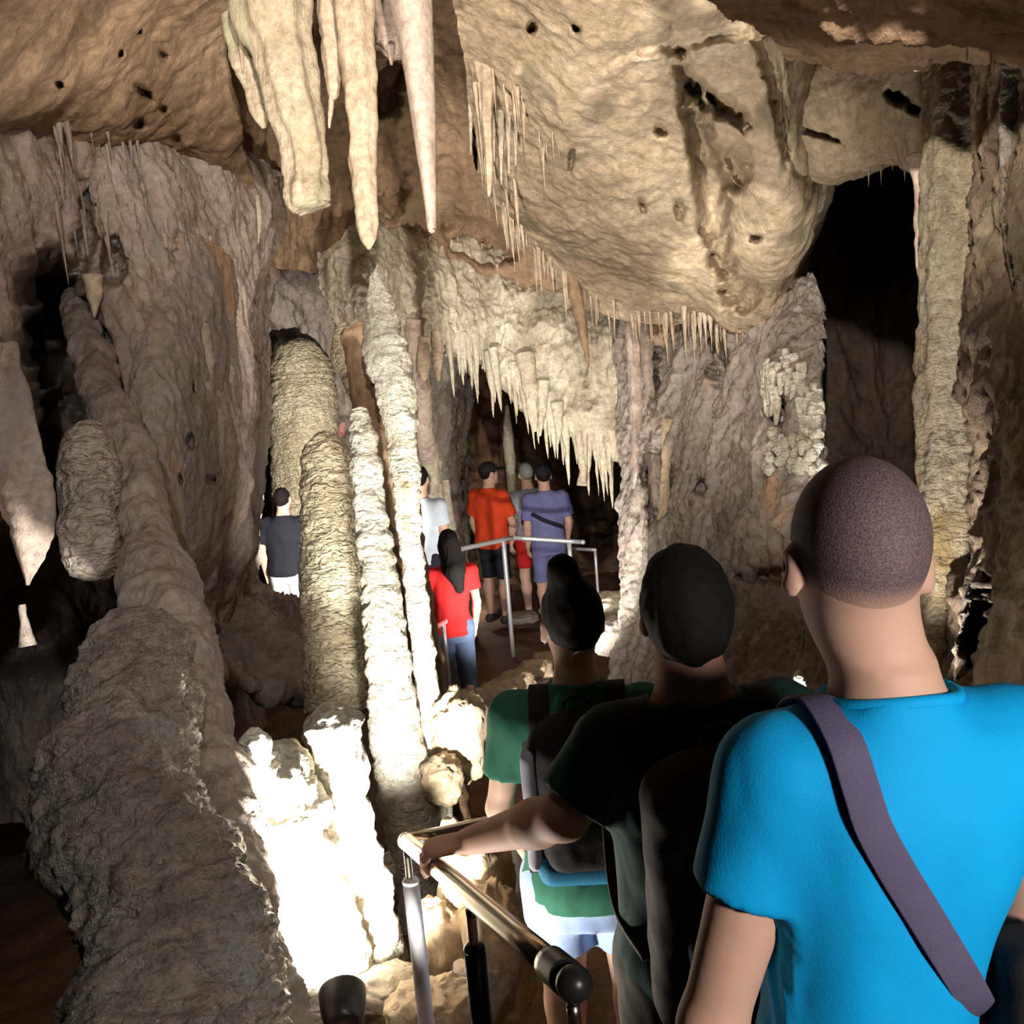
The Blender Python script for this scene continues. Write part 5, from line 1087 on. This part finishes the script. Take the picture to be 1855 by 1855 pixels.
person('grey-haired visitor in grey top and red shorts by the far railing', W(952, 858, 11.3), 1.72, rz=R(20), h=.012, skin=M_SKIN3, lean=(.02, .05), joints=dict(elR=(.25, .05, 1.14), wrR=(.24, .24, 1.0)),
       shirt=dict(mat=M_GREYC, sleeve=.7, hem=.88), bottom=dict(mat=M_RED, hem=.60), shoes=M_SHOEW, hair=dict(mat=M_HAIRG, t=1.06, line=(.7, -.02)), group='visitors at the far railing')
HV = person('visitor in slate-blue T-shirt and dark cap with right hand on the far rail', W(984, 862, 10.8), 1.72, rz=R(5), h=.012, skin=M_SKIN, joints=dict(elR=(.235, .0, 1.13), wrR=(.225, .12, .92)),
       shirt=dict(mat=M_VIOLET, sleeve=.75, hem=.84, grow=.025), bottom=dict(mat=M_VIOLET, hem=.5), shoes=M_SHOE, hair=dict(mat=M_HAIR, t=1.05, line=(.6, -.02)), cap=M_NAVY, group='visitors at the far railing')[0]
bpy.context.view_layer.update()
b2 = rel(HV, 'waist_bag'); tag(b2, 'dark strap bag slung across the slate-blue T-shirt', 'bag'); g = .04
tr = cloth_tree(HV); pts = [on_cloth(tr, (x, -1, z), (0, 1, 0)) for x, z in [(-.17, 1.27), (-.12, 1.24), (-.06, 1.20), (0, 1.17), (.06, 1.14), (.12, 1.11), (.17, 1.08)]]
link('strap', quads_tris('strap', *ribbon(pts, [(0, 0, 1)] * 7, .045, .006, 50)), M_NAVY, b2)
person('man in black T-shirt and white shorts beyond the left ledge', W(512, 905, 10.5), 1.76, rz=R(-12), h=.012, skin=M_SKIN3, lean=(.03, .05), joints=dict(elL=(-.24, -.02, 1.13), wrL=(-.24, .03, .87)),
       shirt=dict(mat=M_NAVY, sleeve=.7, hem=.88, grow=.025), bottom=dict(mat=M_WHITEC, hem=.55), shoes=M_SHOEW, hair=dict(mat=M_HAIR, t=1.06, line=(.7, -.02)))

# ------------------------------------------------------------------ far railings
def railing(label, tops, posts, r=.02):
    P = [W(*p) for p in tops]; e = empty('railing', (P[0][0], P[0][1], zf(P[0]))); tag(e, label, 'railing')
    for a, b in zip(P[:-1], P[1:]): cyl('rail_tube', a, b, r, M_RAILW, e, 14)
    for p in P: ball('joint', p, r * 1.15, M_RAILW, e)
    for (i, t) in posts:
        q = lerp(P[i], P[i + 1], t); cyl('post', q, [q[0], q[1], zf(q) - .03], r, M_RAILW, e, 14)
    return e
railing('white steel railing in front of the tourists at the landing', [(800, 1002, 9.2), (930, 974, 9.9), (1056, 982, 9.9)], [(0, .85), (1, .80)], .022)
railing('short dark railing behind the landing with a single post', [(1040, 994, 10.6), (1078, 996, 10.4)], [(0, 1.0)], .016)
railing('low white rail segment by the girl in red', [(768, 1150, 7.4), (806, 1126, 7.9)], [(0, .1), (0, .9)], .018)

# ------------------------------------------------------------------ ground floodlight, seen from behind as a dark hump
fl = empty('floodlight', W(622, 1850, 2.7)); tag(fl, 'dark round ground floodlight at the foot of the white stalagmites', 'lamp')
bpy.context.view_layer.update()
dirv = unit(W(600, 1450, 3.4) - W(622, 1830, 2.7))
c0 = W(622, 1830, 2.70) - np.array(fl.location)
V, Q, T = tube_mesh([c0 - dirv * .05, c0 - dirv * .045, c0, c0 + dirv * .05, c0 + dirv * .06], [.02, .045, .058, .062, .060], 26, 24)
link('housing', quads_tris('housing', V, Q, T), M_BLACKM, fl)
V, Q, T = tube_mesh([c0 + dirv * .061, c0 + dirv * .064], [.052, .052], 26, 4)
def glow():
    m, nt, b = nodes('lamp_glass'); b.inputs['Emission Color'].default_value = (1, .95, .85, 1); b.inputs['Emission Strength'].default_value = 8; return m
link('lens', quads_tris('lens', V, Q, T), glow(), fl)
V, Q, T = tube_mesh([c0 + [0, 0, -.16], c0 + [0, 0, -.10], c0 + [0, 0, -.04]], [.02, .014, .014], 12, 10)
link('bracket', quads_tris('bracket', V, Q, T), M_BLACKM, fl)
